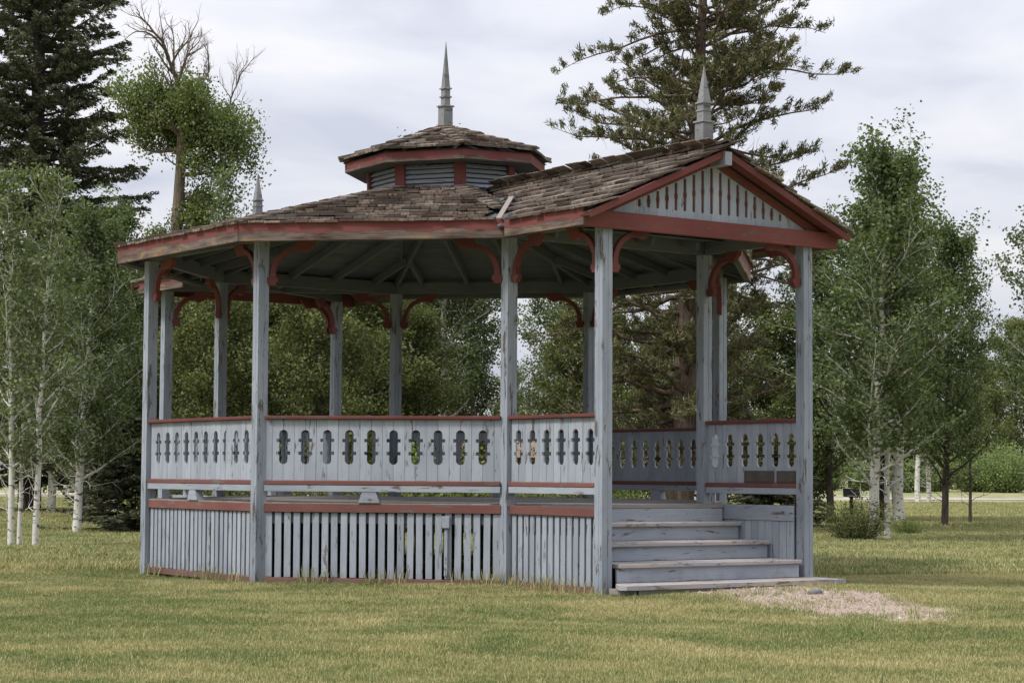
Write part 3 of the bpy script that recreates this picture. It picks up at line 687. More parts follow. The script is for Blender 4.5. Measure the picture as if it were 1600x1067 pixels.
SHF = [(0, 2, 3, 1), (4, 5, 7, 6), (0, 1, 5, 4), (2, 6, 7, 3), (0, 4, 6, 2), (1, 3, 7, 5)]
camp = Vector((0, CAM_Y, CAM_Z))
def vis(m, L, W, mk):
    O = m.translation; v = camp-O; nrm = m.to_3x3() @ Vector((0, 0, 1)); d = v.length; vv = v.normalized()
    f = -(m.to_3x3() @ Vector((1, 0, 0))).dot(Vector((vv.x, vv.y, 0)).normalized())*-1
    f = -(m.to_3x3() @ Vector((1, 0, 0))).dot(vv)
    return max(0, f)*.5*W/d*1000 + (max(0, nrm.dot(vv))*W*L/d*1000)*4 - (1000 if f < .15 else 0)
def emit(lst, name, limit, parent, label):
    lst = sorted(lst, key=lambda q: -vis(*q)); cache = {}
    for m, L, W, mk in lst[:limit]:
        k = round(W*50)/50; L2 = .34 if name == 'shingle' else .36
        if k not in cache: cache[k] = mesh_from(name, shake_verts(L2, max(.05, k)), SHF, MS)
        link(name, cache[k], parent, m)
    rest = lst[limit:]; V, Fc = [], []
    for m, L, W, mk in rest:
        b = len(V); V += [m @ Vector(v) for v in shake_verts(L, W)]; Fc += [tuple(i+b for i in f) for f in SHF]
    if rest:
        o = link(name+'_field', mesh_from(name+'_field', V, Fc, MS), parent, Matrix()); o['kind'] = 'stuff'; o['label'] = label
emit(SHK, 'shingle', 300, roof, 'rows of weathered split cedar shakes')
emit(CAP, 'ridge_cap', 200, roof, 'split shakes capping the hips and ridges')

# ------------------------------------------------------------------ trees
def ray_dir(px, py):
    a, b = px-800, py-533.5; cr_, sr_ = math.cos(ROLL), math.sin(ROLL); u = cr_*a+sr_*b; w = -sr_*a+cr_*b
    X, Z2 = u/F_PX, -w/F_PX; Y = math.cos(PITCH)-math.sin(PITCH)*Z2; Z = math.sin(PITCH)+math.cos(PITCH)*Z2
    return Vector((math.cos(YAW)*X+math.sin(YAW)*Y, -math.sin(YAW)*X+math.cos(YAW)*Y, Z))
def at(px, dist):
    r = ray_dir(px, 740); h = math.hypot(r.x, r.y); x, y = r.x/h*dist, CAM_Y+r.y/h*dist; return Vector((x, y, float(gz(x, y))))
class Geo:
    def __init__(s): s.V = []; s.F = []; s.n = 0; s.LC = []; s.LU = []; s.LS = []; s.LW = []
    def tube(s, pts, rad, k=5):
        pts = np.asarray(pts, float); n = len(pts); rad = np.broadcast_to(np.asarray(rad, float), (n,))
        T = np.gradient(pts, axis=0); T /= np.linalg.norm(T, axis=1)[:, None]+1e-9
        ref = np.array([0, 0, 1.]) if abs(T[0][2]) < .8 else np.array([1., 0, 0])
        A = np.cross(T, ref); A /= np.linalg.norm(A, axis=1)[:, None]+1e-9; B = np.cross(T, A)
        an = np.arange(k)*2*np.pi/k
        V = pts[:, None, :]+rad[:, None, None]*(A[:, None, :]*np.cos(an)[None, :, None]+B[:, None, :]*np.sin(an)[None, :, None])
        s.V.append(V.reshape(-1, 3)); i = np.arange(n-1)[:, None]*k; j = np.arange(k)[None, :]; j2 = (j+1) % k
        s.F.append((np.stack([i+j, i+j2, i+k+j2, i+k+j], -1)+s.n).reshape(-1, 4)); s.n += n*k
    def leaves(s, C, size, axis=None, aspect=.8, spread=1.0):
        C = np.atleast_2d(C); n = len(C); U = rng.normal(size=(n, 3))
        if axis is not None: U = U*spread+np.asarray(axis)
        U /= np.linalg.norm(U, axis=1)[:, None]+1e-9
        s.LC.append(C); s.LU.append(U); s.LS.append(np.full(n, size)*rng.uniform(.7, 1.25, n)); s.LW.append(np.full(n, aspect))
    def trunk_mesh(s, mat):
        V = np.concatenate(s.V); Fq = np.concatenate(s.F); return np_mesh('trunk', V, Fq, mat, True)
    def leaf_mesh(s, mat):
        C, U, S, A = map(np.concatenate, (s.LC, s.LU, s.LS, s.LW)); n = len(C)
        W = np.cross(U, rng.normal(size=(n, 3))); W /= np.linalg.norm(W, axis=1)[:, None]+1e-9
        a = U*S[:, None]*.5; b = W*(S*A)[:, None]*.5; off = U*S[:, None]*.08
        V = np.stack([C-a, C+b-off, C+a, C-b-off], 1).reshape(-1, 3); return np_mesh('crown', V, np.arange(4*n).reshape(-1, 4), mat)
def np_mesh(name, V, Fq, mat, smooth=False):
    me = bpy.data.meshes.new(name); me.vertices.add(len(V)); me.vertices.foreach_set('co', V.astype(np.float32).ravel())
    me.loops.add(Fq.size); me.loops.foreach_set('vertex_index', Fq.astype(np.int32).ravel())
    me.polygons.add(len(Fq)); me.polygons.foreach_set('loop_start', (np.arange(len(Fq))*Fq.shape[1]).astype(np.int32))
    if smooth: me.polygons.foreach_set('use_smooth', np.ones(len(Fq), bool))
    me.materials.append(mat); me.update(calc_edges=True); return me
def unit(v): v = np.asarray(v, float); return v/(np.linalg.norm(v)+1e-9)
def curve(p, d, L, n=6, up=0.0, wob=.1):
    pts = [np.array(p, float)]; d = unit(d)
    for _ in range(n-1):
        d = unit(d+np.array([0, 0, up/n])+rng.normal(size=3)*wob); pts.append(pts[-1]+d*L/(n-1))
    return np.array(pts), d
def lerp_path(pts, f):
    x = f*(len(pts)-1); i = min(int(x), len(pts)-2); return pts[i]+(pts[i+1]-pts[i])*(x-i)
def deciduous(H, rt, prof, cb, nb, nsub, nleaf, lsize, sig, elev=(.5, 1.1), lean=(0, 0), bare=0, bw=.0, gap=.15, top=True, wob=.05):
    """prof(h 0..1 over crown) -> crown radius"""
    g = Geo(); n = 12; tr = [np.zeros(3)]
    for i in range(1, n): tr.append(np.array([lean[0]*(i/(n-1))**1.5+rng.normal()*.02*H/8, lean[1]*(i/(n-1))+rng.normal()*.02*H/8, H*i/(n-1)]))
    tr = np.array(tr); g.tube(np.vstack([tr[:1]-[0, 0, .15], tr]), np.concatenate([[rt*1.35], rt*(1-np.linspace(0, 1, n)*.9)]), 8)
    az = rng.uniform(0, 6.28)
    for i in range(bare):
        f = rng.uniform(cb*.45, cb*1.15); az += 2.4+rng.normal()*.4; L = rng.uniform(.5, 1.5)*(.2*H/2); pts, _ = curve(lerp_path(tr, f), [math.cos(az), math.sin(az), rng.uniform(.0, .8)], L, 6, .2, .22); g.tube(pts, np.linspace(.014, .003, 6)*H/7, 3)
        for _ in range(3):
            p2, _ = curve(lerp_path(pts, rng.uniform(.3, .9)), rng.normal(size=3)+[math.cos(az), math.sin(az), .3], L*.4, 4, 0, .25); g.tube(p2, np.linspace(.006, .002, 4)*H/7, 3)
    for i in range(nb):
        h = ((i+.5)/nb)**.9; f = cb+(1-cb)*h*.97; az += 2.399+rng.normal()*.35; rad = prof(h)*rng.uniform(.7, 1.12)
        if rng.uniform() < gap: rad *= .55
        el = rng.uniform(*elev)*(1 if h < .8 else 1.5); L = rad/max(.35, math.cos(min(el, 1.2)))
        pts, d = curve(lerp_path(tr, max(.05, f-.3*rad*math.tan(min(el, 1.0))/H)), [math.cos(az)*math.cos(el), math.sin(az)*math.cos(el), math.sin(el)], L, 7, .25, .11)
        r0 = max(.008, rt*(1-f)*.42+.006); g.tube(pts, np.linspace(r0, .004, 7), 4)
        for j in range(nsub):
            u = (j+.8)/nsub; q = lerp_path(pts, .25+.75*u if nsub > 1 else 1); sd_ = rng.normal(size=3); sd_[2] = abs(sd_[2])*.6
            Ls = (.22+.2*rng.uniform())*max(.7, L)*(1.15-u*.4); p2, _ = curve(q, d*.7+unit(sd_), Ls, 4, .1, .16); g.tube(p2, np.linspace(.006, .002, 4), 3)
            k = rng.integers(int(nleaf*.6), int(nleaf*1.4)+1); fr = rng.uniform(.15, 1.08, k); base = np.array([lerp_path(p2, min(1, x)) for x in fr]); g.leaves(base+rng.normal(size=(k, 3))*sig*np.array([1, 1, .75]), lsize)
    if top:
        k = nleaf*6; z = rng.uniform(.8, 1.02, k); base = np.array([lerp_path(tr, min(1, x)) for x in z]); g.leaves(base+rng.normal(size=(k, 3))*sig*.9, lsize)
    return g
def conifer(H, rt, prof, cb, step, nper, dens, nl, droop, upturn, tuft=False, lean=(0, 0), twig=0):
    g = Geo(); n = 14; tr = np.array([[lean[0]*(i/(n-1)), lean[1]*(i/(n-1)), H*i/(n-1)] for i in range(n)])
    g.tube(np.vstack([tr[:1]-[0, 0, .15], tr]), np.concatenate([[rt*1.3], rt*(1-np.linspace(0, 1, n)*.93)]), 9)
    z = cb*H; az = 0
    while z < H*.99:
        h = (z-cb*H)/(H-cb*H)
        for k in range(nper):
            az += 6.283/nper+rng.normal()*.35; rad = prof(h)*(rng.uniform(.4, 1.12) if tuft else rng.uniform(.6, 1.15))
            if rad < .1: rad = .1
            st_ = lerp_path(tr, min(1, (z+rng.normal()*.05)/H)); m = 8; d = np.array([math.cos(az), math.sin(az), droop*(1-h)+upturn*h+rng.normal()*.10]); pts, dd = curve(st_, d, rad*1.05, m, .25 if not tuft else rng.uniform(-.3, .6), .06 if not tuft else .19)
            g.tube(pts, np.linspace(max(.008, rt*.22*(1-h*.7)), .004, m), 4)
            nbr = max(3, int(rad*dens))
            for j in range(nbr):
                u = .18+.82*(j+rng.uniform())/nbr; q = lerp_path(pts, min(1, u)); sgn = 1 if j % 2 else -1; lat = np.array([-math.sin(az), math.cos(az), 0])*sgn
                bl = (.18+.30*rad*(1-u*.75)*.6)*rng.uniform(.6, 1.2)
                dirb = unit(unit(d)*.8+lat*rng.uniform(.5, 1.1)+np.array([0, 0, rng.uniform(.1, .8) if tuft else rng.uniform(-.55, .1)])+(rng.normal(size=3)*.35 if tuft else 0)); p2, _ = curve(q, dirb, bl*(.8 if tuft else 1), 4, .4 if tuft else -.1, .1)
                if tuft and rng.uniform() < .18: g.tube(p2, np.linspace(.006, .002, 4), 3); continue
                g.tube(p2[[0, 1, 3]], [.006, .004, .002], 3)
                kk = rng.integers(nl, int(nl*1.6)); fr = rng.uniform(.15, 1.05, kk) if not tuft else rng.uniform(.35, 1.08, kk)
                base = p2[0]+(p2[-1]-p2[0])*fr[:, None]; ax = unit(p2[-1]-p2[0])
                g.leaves(base+rng.normal(size=(kk, 3))*(.034 if tuft else .03), .12 if tuft else .15, ax*(.9 if tuft else 1.3)+([0, 0, .3] if tuft else 0), .19 if tuft else .28, .75)
            for _ in range(twig):
                q = lerp_path(pts, rng.uniform(.1, .95)); p2, _ = curve(q, rng.normal(size=3), rng.uniform(.2, .5), 5, 0, .3); g.tube(p2, np.linspace(.005, .0015, 5), 3)
        z += step*rng.uniform(.7, 1.3)*(1-.35*h)
    return g
def shrub(Rr, H, nb, nleaf, lsize, sig=.09):
    g = Geo()
    for i in range(nb):
        az = rng.uniform(0, 6.28); sp = rng.uniform(0, 1)**.6; L = H*rng.uniform(.6, 1.1)*(1-.25*sp); base = np.array([math.cos(az), math.sin(az), 0])*Rr*.35*sp
        pts, _ = curve(base, [math.cos(az)*sp*Rr/H*.9, math.sin(az)*sp*Rr/H*.9, 1], L, 6, -.05, .12); g.tube(pts, np.linspace(.012, .003, 6), 3)
        k = nleaf; fr = rng.uniform(.08, 1.05, k); b = np.array([lerp_path(pts, min(1, x)) for x in fr]); g.leaves(b+rng.normal(size=(k, 3))*sig, lsize)
    return g
def make_tree(name, g, bark_m, leaf_m, loc, rz, label, cat, group=None, sc=(1, 1, 1)):
    root = empty(name, loc, rz); root.scale = sc
    tm, lm = g if isinstance(g, tuple) else (g.trunk_mesh(bark_m), g.leaf_mesh(leaf_m) if g.LC else None)
    for nm, me in (('trunk', tm), ('crown', lm)):
        if me is None: continue
        o = bpy.data.objects.new(nm, me); COL.objects.link(o); o.parent = root
    tag(root, label, cat, group); return root
def meshes(g, bm_, lm_): return (g.trunk_mesh(bm_), g.leaf_mesh(lm_))

prof_round = lambda R_, k=.75: (lambda h: R_*(math.sin(math.pi*min(1, max(0, (.12+.84*h)))**.9)**.6 if h < .97 else .25))
prof_aspen = lambda R_: (lambda h: R_*(.75+.5*h-1.15*h*h))
# --- planting -----------------------------------------------------------
g_slim = [meshes(deciduous(6.2, .05, lambda h: .72*(1.05-.75*h)*(.55 if h < .12 else 1), .22, 46, 5, 24, .058, .085, elev=(.5, 1.0), bare=6, lean=(.15, 0), gap=.25), BK_W, LF_PALE) for _ in range(2)]
g_aspen = [meshes(deciduous(7.2, .095, lambda h: 1.9*(.72+.55*h-1.12*h*h), .18, 70, 9, 38, .072, .105, elev=(.25, .85), bare=12, lean=(.35, 0), gap=.28), BK_W, LF_ASPEN) for _ in range(2)]
g_big = [meshes(deciduous(8.5, .14, lambda h: 2.1*(.8+.6*h-1.2*h*h), .30, 60, 9, 40, .08, .15, elev=(.2, .9), bare=5, gap=.3), BK_W, LF_ASPEN)]
g_mass = [meshes(deciduous(6.4, .10, lambda h: 1.75*(.95+.35*h-1.0*h*h), .07, 70, 9, 42, .078, .14, elev=(.1, .8), gap=.2), BK_D, LF_DARK) for _ in range(2)]
g_shrub = [meshes(shrub(1.1, 1.3, 90, 60, .05), BK_D, LF_DARK), meshes(shrub(1.2, 1.5, 90, 60, .055), BK_D, LF_LIME)]
g_will = meshes(shrub(2.6, 3.4, 130, 70, .13, .2), BK_D, LF_WIL)
def T(name, m, px, d, label, cat='tree', group=None, s=1.0, sz=None, rz=None, dx=0):
    p = at(px, d); p.z -= .03
    return make_tree(name, m, None, None, p, rng.uniform(0, 6.28) if rz is None else rz, label, cat, group, (s, s, sz or s))
def dark_bark(m):
    t = m[0].copy(); t.materials[0] = BK_D; return (t, m[1])
g_aspen_d = [dark_bark(m) for m in g_aspen]
# left group
T('aspen_tree', g_slim[0], 22, 30.2, 'slim pale aspen, leftmost of the three thin white trunks at the left lawn edge', s=1.0, sz=.86, rz=3.3)
T('aspen_tree', g_slim[1], 35, 30.8, 'very thin aspen stem just right of the leftmost white trunk', s=.72, rz=1.0)
T('aspen_tree', g_slim[1], 60, 30.0, 'slim pale aspen with branching white trunk, third thin stem from the left edge', s=.98, sz=.86, rz=0.2)
T('aspen_tree', g_aspen[0], 124, 38, 'aspen with thick mottled white trunk in the shade left of the bandstand', s=.93, sz=.78, rz=.5)
T('aspen_tree', g_big[0], 83, 56, 'aspen with stout dark and white trunk behind the thin white stems at left', s=.86, rz=.4)
T('aspen_tree', g_big[0], 140, 57, 'dark trunked aspen just behind the mottled white trunk at left', s=.83, rz=3)
T('aspen_tree', g_aspen[1], 185, 45, 'leafy aspen with a pointed top left of the dead topped cottonwood', s=.94, rz=2)
T('aspen_tree', g_aspen[1], 225, 52, 'rounded aspen crown under the left side of the cottonwood', s=.84, rz=4)
T('aspen_tree', g_slim[0], 358, 46, 'narrow bright aspen rising beside the far roof finial', s=1.24, rz=4)
T('aspen_tree', g_aspen[0], 385, 52, 'leafy aspen just behind the far roof finial', s=.97, rz=2.4)
spruce = meshes(conifer(24, .33, lambda h: 3.3*(1-h)**.62+.15, .04, .30, 6, 11, 22, -.12, .4), BK_D, LF_SPR)
T('spruce_tree', spruce, 50, 58, 'tall dark spruce rising out of the picture at upper left', 'tree', s=1.0, rz=1)
small_spr = meshes(conifer(4.4, .07, lambda h: 1.5*(1-h)**.8+.1, .02, .16, 6, 9, 15, -.2, .3), BK_D, LF_SPR)
T('spruce_tree', small_spr, 212, 39, 'low dark spruce beside the left corner post', 'tree', s=1.0, sz=.5)
T('spruce_tree', small_spr, 1205, 44, 'low dark spruce skirt seen under the porch railing beside the fir', 'tree', s=.95, sz=.42, rz=2)
# cottonwood with dead top
def cottonwood():
    global rng
    rng = np.random.default_rng(21); g = Geo(); H = 10.7; n = 10
    tr = np.array([[.07*math.sin(i*.9)+.015*i, .05*math.cos(i), H*i/(n-1)] for i in range(n)])
    g.tube(tr, .26*(1-np.linspace(0, 1, n)*.45), 10)
    def limb(p, d, L, r, leafy, depth, sigma=.19):
        pts, dd = curve(p, d, L, 7, .25, .17); g.tube(pts, np.linspace(r, r*.3, 7), 5 if depth < 2 else 3)
        nb = ({0: 6, 1: 5, 2: 4} if leafy else {0: 8, 1: 6, 2: 4}).get(depth, 0)
        for j in range(nb):
            u = .2+.8*(j+rng.uniform())/nb
            limb(lerp_path(pts, min(1, u)), dd+unit(rng.normal(size=3))*(.95 if leafy else .8)+[0, 0, .2], L*(.38+.2*rng.uniform()) if depth else L*.5, r*.42, leafy, depth+1, sigma)
        if leafy and depth >= 2:
            k = 24 if depth < 3 else 14; fr = rng.uniform(.3, 1.1, k); b = np.array([lerp_path(pts, min(1, x)) for x in fr]); g.leaves(b+rng.normal(size=(k, 3))*sigma, .085)
    for (z, dx, dy, dz, L) in ((9.9, -1, .2, .35, 1.7), (10.2, -1.0, -.5, .6, 1.6), (10.5, -.5, .7, .8, 1.3), (10.6, .2, -.8, .7, 1.1), (10.3, .7, .4, .7, 1.2), (10.0, 1.1, -.2, .35, 1.8), (9.5, 1.2, .4, .1, 1.8), (9.2, 1.0, -.3, -.05, 1.3), (8.3, .8, .3, .1, .9), (10.3, 1, .6, .2, 1.5), (10.0, .1, -1, .1, 1.1), (10.0, -.2, 1, .2, 1.2), (10.4, -.9, .1, .1, 1.9), (7.2, -.7, -.2, .0, .55), (7.6, .7, -.4, .2, .8)):
        limb(lerp_path(tr, min(1, z/H)), np.array([dx, dy, dz]), L, .07, True, 0)
    top = tr[-1]
    limb(top, np.array([-.42, 0, 1.5]), 2.5, .10, False, 0, ); limb(top+[.0, 0, .5], np.array([.8, .1, .9]), 1.5, .05, False, 0); limb(top+[-.2, 0, .9], np.array([.5, .1, .9]), 1.3, .045, False, 0); limb(top+[1.2, 0, -.1], np.array([.5, 0, .9]), 1.5, .042, False, 0); limb(top+[-.3, 0, .7], np.array([-1, 0, .8]), 1.0, .035, False, 1)
    limb(lerp_path(tr, .80), np.array([1., 0, .12]), 2.3, .055, False, 1); limb(lerp_path(tr, .88), np.array([-1., -.3, .35]), .8, .03, False, 1)
    return g
T('cottonwood_tree', meshes(cottonwood(), BK_C, LF_COT), 268, 54, 'old cottonwood with bare dead branches sticking out above its green crown', 'tree', rz=0, s=.86, sz=.97)
# thicket behind the bandstand
lab = 'dense leafy green tree in the thicket seen through the bandstand'
for i, (px, d, s) in enumerate(((160, 50, .85), (250, 46, .86), (330, 43, .84), (420, 45, .90), (505, 42, .86), (585, 45, .88), (300, 60, 1.1), (390, 58, 1.08), (470, 58, 1.1), (560, 60, 1.08), (630, 57, 1.0), (650, 46, .74))):
    T('leafy_tree', g_mass[i % 2], px, d, lab, 'tree', 'trees of the thicket behind the bandstand', s=s)
lab2 = 'low green shrub in the undergrowth behind the bandstand'
for i, (px, d, s) in enumerate(((255, 41, 1.0), (300, 38, .95), (360, 37, 1.0), (420, 38, .9), (480, 37, 1.05), (545, 37, .95), (610, 38, 1.0), (840, 40, .85), (900, 38, .8), (965, 39, .85), (1010, 40, .8))):
    T('shrub', g_shrub[i % 2 if i > 6 else 0], px, d, lab2, 'shrub', 'shrubs behind the bandstand', s=s)
T('shrub', g_shrub[1], 690, 37.5, 'bright yellow green shrub between two back posts, in front of the white trunks', 'shrub', s=1.35)
T('aspen_tree', g_big[0], 652, 50, 'aspen whose bare white trunk shows through the bandstand right of the back posts', s=.93, rz=1.2)
T('aspen_tree', g_big[0], 694, 49, 'aspen with mottled white trunk seen through the bandstand behind the bright shrub', s=.95, rz=5)
T('aspen_tree', g_aspen[1], 742, 51, 'green aspen left of the sky gap seen through the bandstand', s=.80, rz=2)
T('rusty_shrub', meshes(shrub(1.0, 1.6, 70, 50, .06), BK_D, LF_RED), 722, 47, 'rusty brown leaved shrub in front of the cabin seen over the railing', 'shrub', s=1.25)
T('aspen_tree', g_aspen[0], 872, 56, 'round crowned tree right of the sky gap seen through the bandstand', s=1.0, rz=1)
for i, (px, d, s) in enumerate(((960, 50, .80), (1030, 49, .76), (1110, 51, .82), (1190, 50, .84), (1255, 51, .80))):
    T('leafy_tree', g_mass[i % 2], px, d, 'leafy tree partly hidden behind the big fir and the porch', 'tree', 'leafy trees behind the big fir', s=s)
T('leafy_tree', g_mass[1], 905, 46, 'short bushy tree left of the big fir seen through the bandstand', 'tree', s=.74)
# big fir
fir = meshes(conifer(13.5, .31, lambda h: 2.85*(1-max(0, h-.62)*1.2) if h > .25 else 2.6, .085, .29, 5, 9, 38, .0, .25, True, lean=(.62, 0), twig=4), BK_B, LF_PINE)
T('fir_tree', fir, 1062, 40, 'big old fir with leaning brown trunk and ragged open limbs behind the porch gable', 'tree', rz=0)
# right group
T('aspen_tree', g_aspen[0], 1366, 36, 'white trunked aspen standing in the shrub right of the bandstand', s=1.05, sz=.92, rz=.1)
T('aspen_tree', g_slim[1], 1388, 36.4, 'thinner twin stem right beside the white aspen in the shrub', s=1.08, rz=5)
T('aspen_tree', g_big[0], 1408, 51, 'stout dark barked aspen behind the pair of white stems', s=1.15, sz=1.0, rz=2.5)
T('aspen_tree', g_aspen_d[1], 1384, 53, 'aspen close behind the white twin stems, left of the stout trunk', s=1.25, sz=1.1, rz=1)
T('aspen_tree', g_big[0], 1437, 84, 'stout far aspen beyond the road right of the white stems', s=.85, rz=3)
T('aspen_tree', g_aspen[1], 1454, 85, 'slender far aspen beyond the road beside the stout one', s=1.05, rz=3)
T('leafy_tree', g_aspen_d[1], 1300, 50, 'leafy tree filling the gap between the fir and the white aspens', s=.98, rz=3)
T('leafy_tree', g_aspen_d[0], 1478, 47, 'dark stemmed green tree beside the sky gap at right', s=.90, rz=.3)
T('aspen_tree', dark_bark(g_slim[1]), 1518, 50, 'small aspen sapling with thin dark stem on the right lawn', s=.82, rz=.4)
T('aspen_tree', g_aspen[0], 1668, 40, 'aspen whose foliage hangs in from the right picture edge', s=.92, rz=1.5)
T('shrub', g_shrub[0], 1342, 35.6, 'dark green shrub around the foot of the white aspens', 'shrub', s=.62, sz=.68)
T('shrub', g_shrub[1], 1420, 40, 'low grassy shrub just right of the aspen feet', 'shrub', s=.30)
for i, px in enumerate(range(1180, 1760, 58)):
    T('willow_shrub', g_will, px+rng.uniform(-12, 12), 128+rng.uniform(-6, 6), 'pale green willow shrub in the far row beyond the road', 'shrub', 'far willow shrubs beyond the road', s=rng.uniform(.75, 1.0))
for i, (px, d, s) in enumerate(((1545, 146, 1.35), (1590, 142, 1.75), (1640, 150, 1.7), (1500, 150, 1.25), (1450, 160, 1.3), (1330, 150, 1.2), (1390, 155, 1.3), (1270, 150, 1.2), (1700, 150, 1.5))):
    T('leafy_tree', g_mass[i % 2], px, d, 'distant tree in the row behind the far willow shrubs', 'tree', 'far trees behind the willows', s=s)
for i, px in enumerate((-60, -10, 45, 100, 150, 200, 250, 320, 400, 500, 600, 700, 800)):
    T('leafy_tree', g_mass[i % 2], px, 150+rng.uniform(-8, 8), 'distant tree on the far side of the meadow at left', 'tree', 'far trees across the meadow', s=1.25)

# unseen trees behind the camera, added to cut low light reaching the bandstand
def added_wood():
    g = Geo()
    for i in range(26):
        x = -75+i*6+rng.uniform(-2, 2); y = -58-rng.uniform(0, 12)-.004*x*x*-1; H = rng.uniform(9, 13); z0 = float(gz(x, y))
        g.tube(np.array([[x, y, z0-.2], [x+.1, y, z0+H*.45], [x, y, z0+H*.92]]), [.25, .18, .04], 6)
        n = 1500; h = rng.uniform(0.06, 1, n); a = rng.uniform(0, 6.28, n); rr = (1.2+3.4*np.sin(np.pi*np.clip(h, .08, .97)**.8))*np.sqrt(rng.uniform(.15, 1, n))
        g.leaves(np.stack([x+rr*np.cos(a), y+rr*np.sin(a), z0+.4+h*H], 1), .55)
    V = np.concatenate(g.V); me = g.leaf_mesh(LF_DARK); o = tag(link('added_wood', me), 'wood across the lawn on the photographer\'s side of the park', 'added_wood', kind='stuff')
added_wood()

# ------------------------------------------------------------------ cabin
def cabin():
    c = at(788, 66); root = empty('cabin', c, R(14)); W0 = root.matrix_world.copy(); Mx = Matrix.Translation(c) @ Matrix.Rotation(R(14), 4, 'Z')
    def bx(nm, x, y, z, L, Wd, T_, mat, par=root): return link(nm, box(L, Wd, T_, mat, 0), par, Mx @ Matrix.Translation((x, y, z)))
    body = bx('wall', -1.7, 1.6, 0, 4.4, 3.2, 1.75, MCAB)
    V = [(-2.0, -.4, 1.65), (3.0, -.4, 1.65), (3.0, 3.6, 1.65), (-2.0, 3.6, 1.65), (-2.0, 1.6, 2.95), (3.0, 1.6, 2.95)]
    rf = link('roof', mesh_from('cabin_roof', V, [(0, 1, 5, 4), (2, 3, 4, 5), (0, 4, 3), (1, 2, 5), (0, 3, 2, 1)], MCAB), root, Mx)
    for r in range(11):
        f = r/11; y = -.42+2.0*f; z = 1.66+1.3*f
        for q in range(10):
            link('roof_shingle', box(.49, .24, .02, MLOG, 0), rf, Mx @ Matrix.Translation((-2.0+q*.5+jit(.01), y+.1, z+.065+jit(.006))) @ Matrix.Rotation(R(31), 4, 'X'))
    for q in (0, 1):
        link('gable_trim', box(2.45, .12, .03, MCONC, 0), rf, Mx @ Matrix.Translation((-2.04, -.42 if q == 0 else 3.62, 1.62)) @ Matrix.Rotation(R(90 if q == 0 else -90), 4, 'Z') @ Matrix.Rotation(R(-33), 4, 'Y'))
    d_ = link('door', box(.85, .05, 1.5, MLOG, 0), root, Mx @ Matrix.Translation((.1, -.02, 0)))
    tag(root, 'small cabin with a brown shingle roof behind the bandstand', 'cabin')
cabin()
# interpretive sign
def sign():
    c = at(1333, 42); root = empty('interpretive_sign', c, R(-10)); Mx = Matrix.Translation(c) @ Matrix.Rotation(R(-10), 4, 'Z')
    link('post', box(.07, .07, .78, MBLK, .004), root, Mx @ Matrix.Translation((-.035, 0, 0)))
    p = link('panel', slab([(-.17, -.14), (.17, -.14), (.17, .14), (-.17, .14)], .02, MBLK), root, Mx @ Matrix.Translation((0, 0, .79)) @ Matrix.Rotation(R(33), 4, 'X') @ Matrix.Rotation(R(6), 4, 'Y'))
    link('bracket', box(.10, .08, .05, MBLK, .004), root, Mx @ Matrix.Translation((-.05, 0, .735)))
    tag(root, 'dark tilted information panel on a post behind the shrub right of the bandstand', 'sign')
sign()
# log end beyond the deck, crate-like stump at left, post
def log_stump(px, d, label, r, h):
    c = at(px, d); root = empty('log_stump', c); V, Fc = [], []; n = 14
    g = Geo(); g.tube(np.array([[0, 0, -.1], [0, 0, h*.3], [0, 0, h]]), [r*1.15, r, r*.97], n); link('stump_body', g.trunk_mesh(BK_B), root, Matrix.Translation(c))
    V = [(r*.97*math.cos(k*2*math.pi/n), r*.97*math.sin(k*2*math.pi/n), h) for k in range(n)]; link('cut_face', mesh_from('cut_face', V, [tuple(range(n))], MLOG), root, Matrix.Translation(c)); tag(root, label, 'stump')
log_stump(1141, 27.5, 'pale cut log end just beyond the deck under the porch railing', .10, .62)
log_stump(183, 52, 'brown stump on the shaded grass left of the bandstand', .22, .42)
# small dark scrap on the gravel
rk = np_mesh('stone', np.array([[-.07, -.03, 0], [.07, -.035, 0], [.08, .03, 0], [-.05, .04, 0], [-.04, -.015, .028], [.05, -.01, .036], [.045, .02, .03], [-.03, .02, .024]]), np.array([[3, 2, 1, 0], [4, 5, 6, 7], [0, 1, 5, 4], [1, 2, 6, 5], [2, 3, 7, 6], [3, 0, 4, 7]]), plain('slate_scrap', (.13, .14, .16), .6))
rp = Vector((3.2, -5.0, 0)); rp.z = float(gz(rp.x, rp.y))+.004
tag(link('stone', rk, None, Matrix.Translation(rp) @ Matrix.Rotation(.3, 4, 'Z')), 'small dark flat stone lying on the gravel below the steps', 'stone')
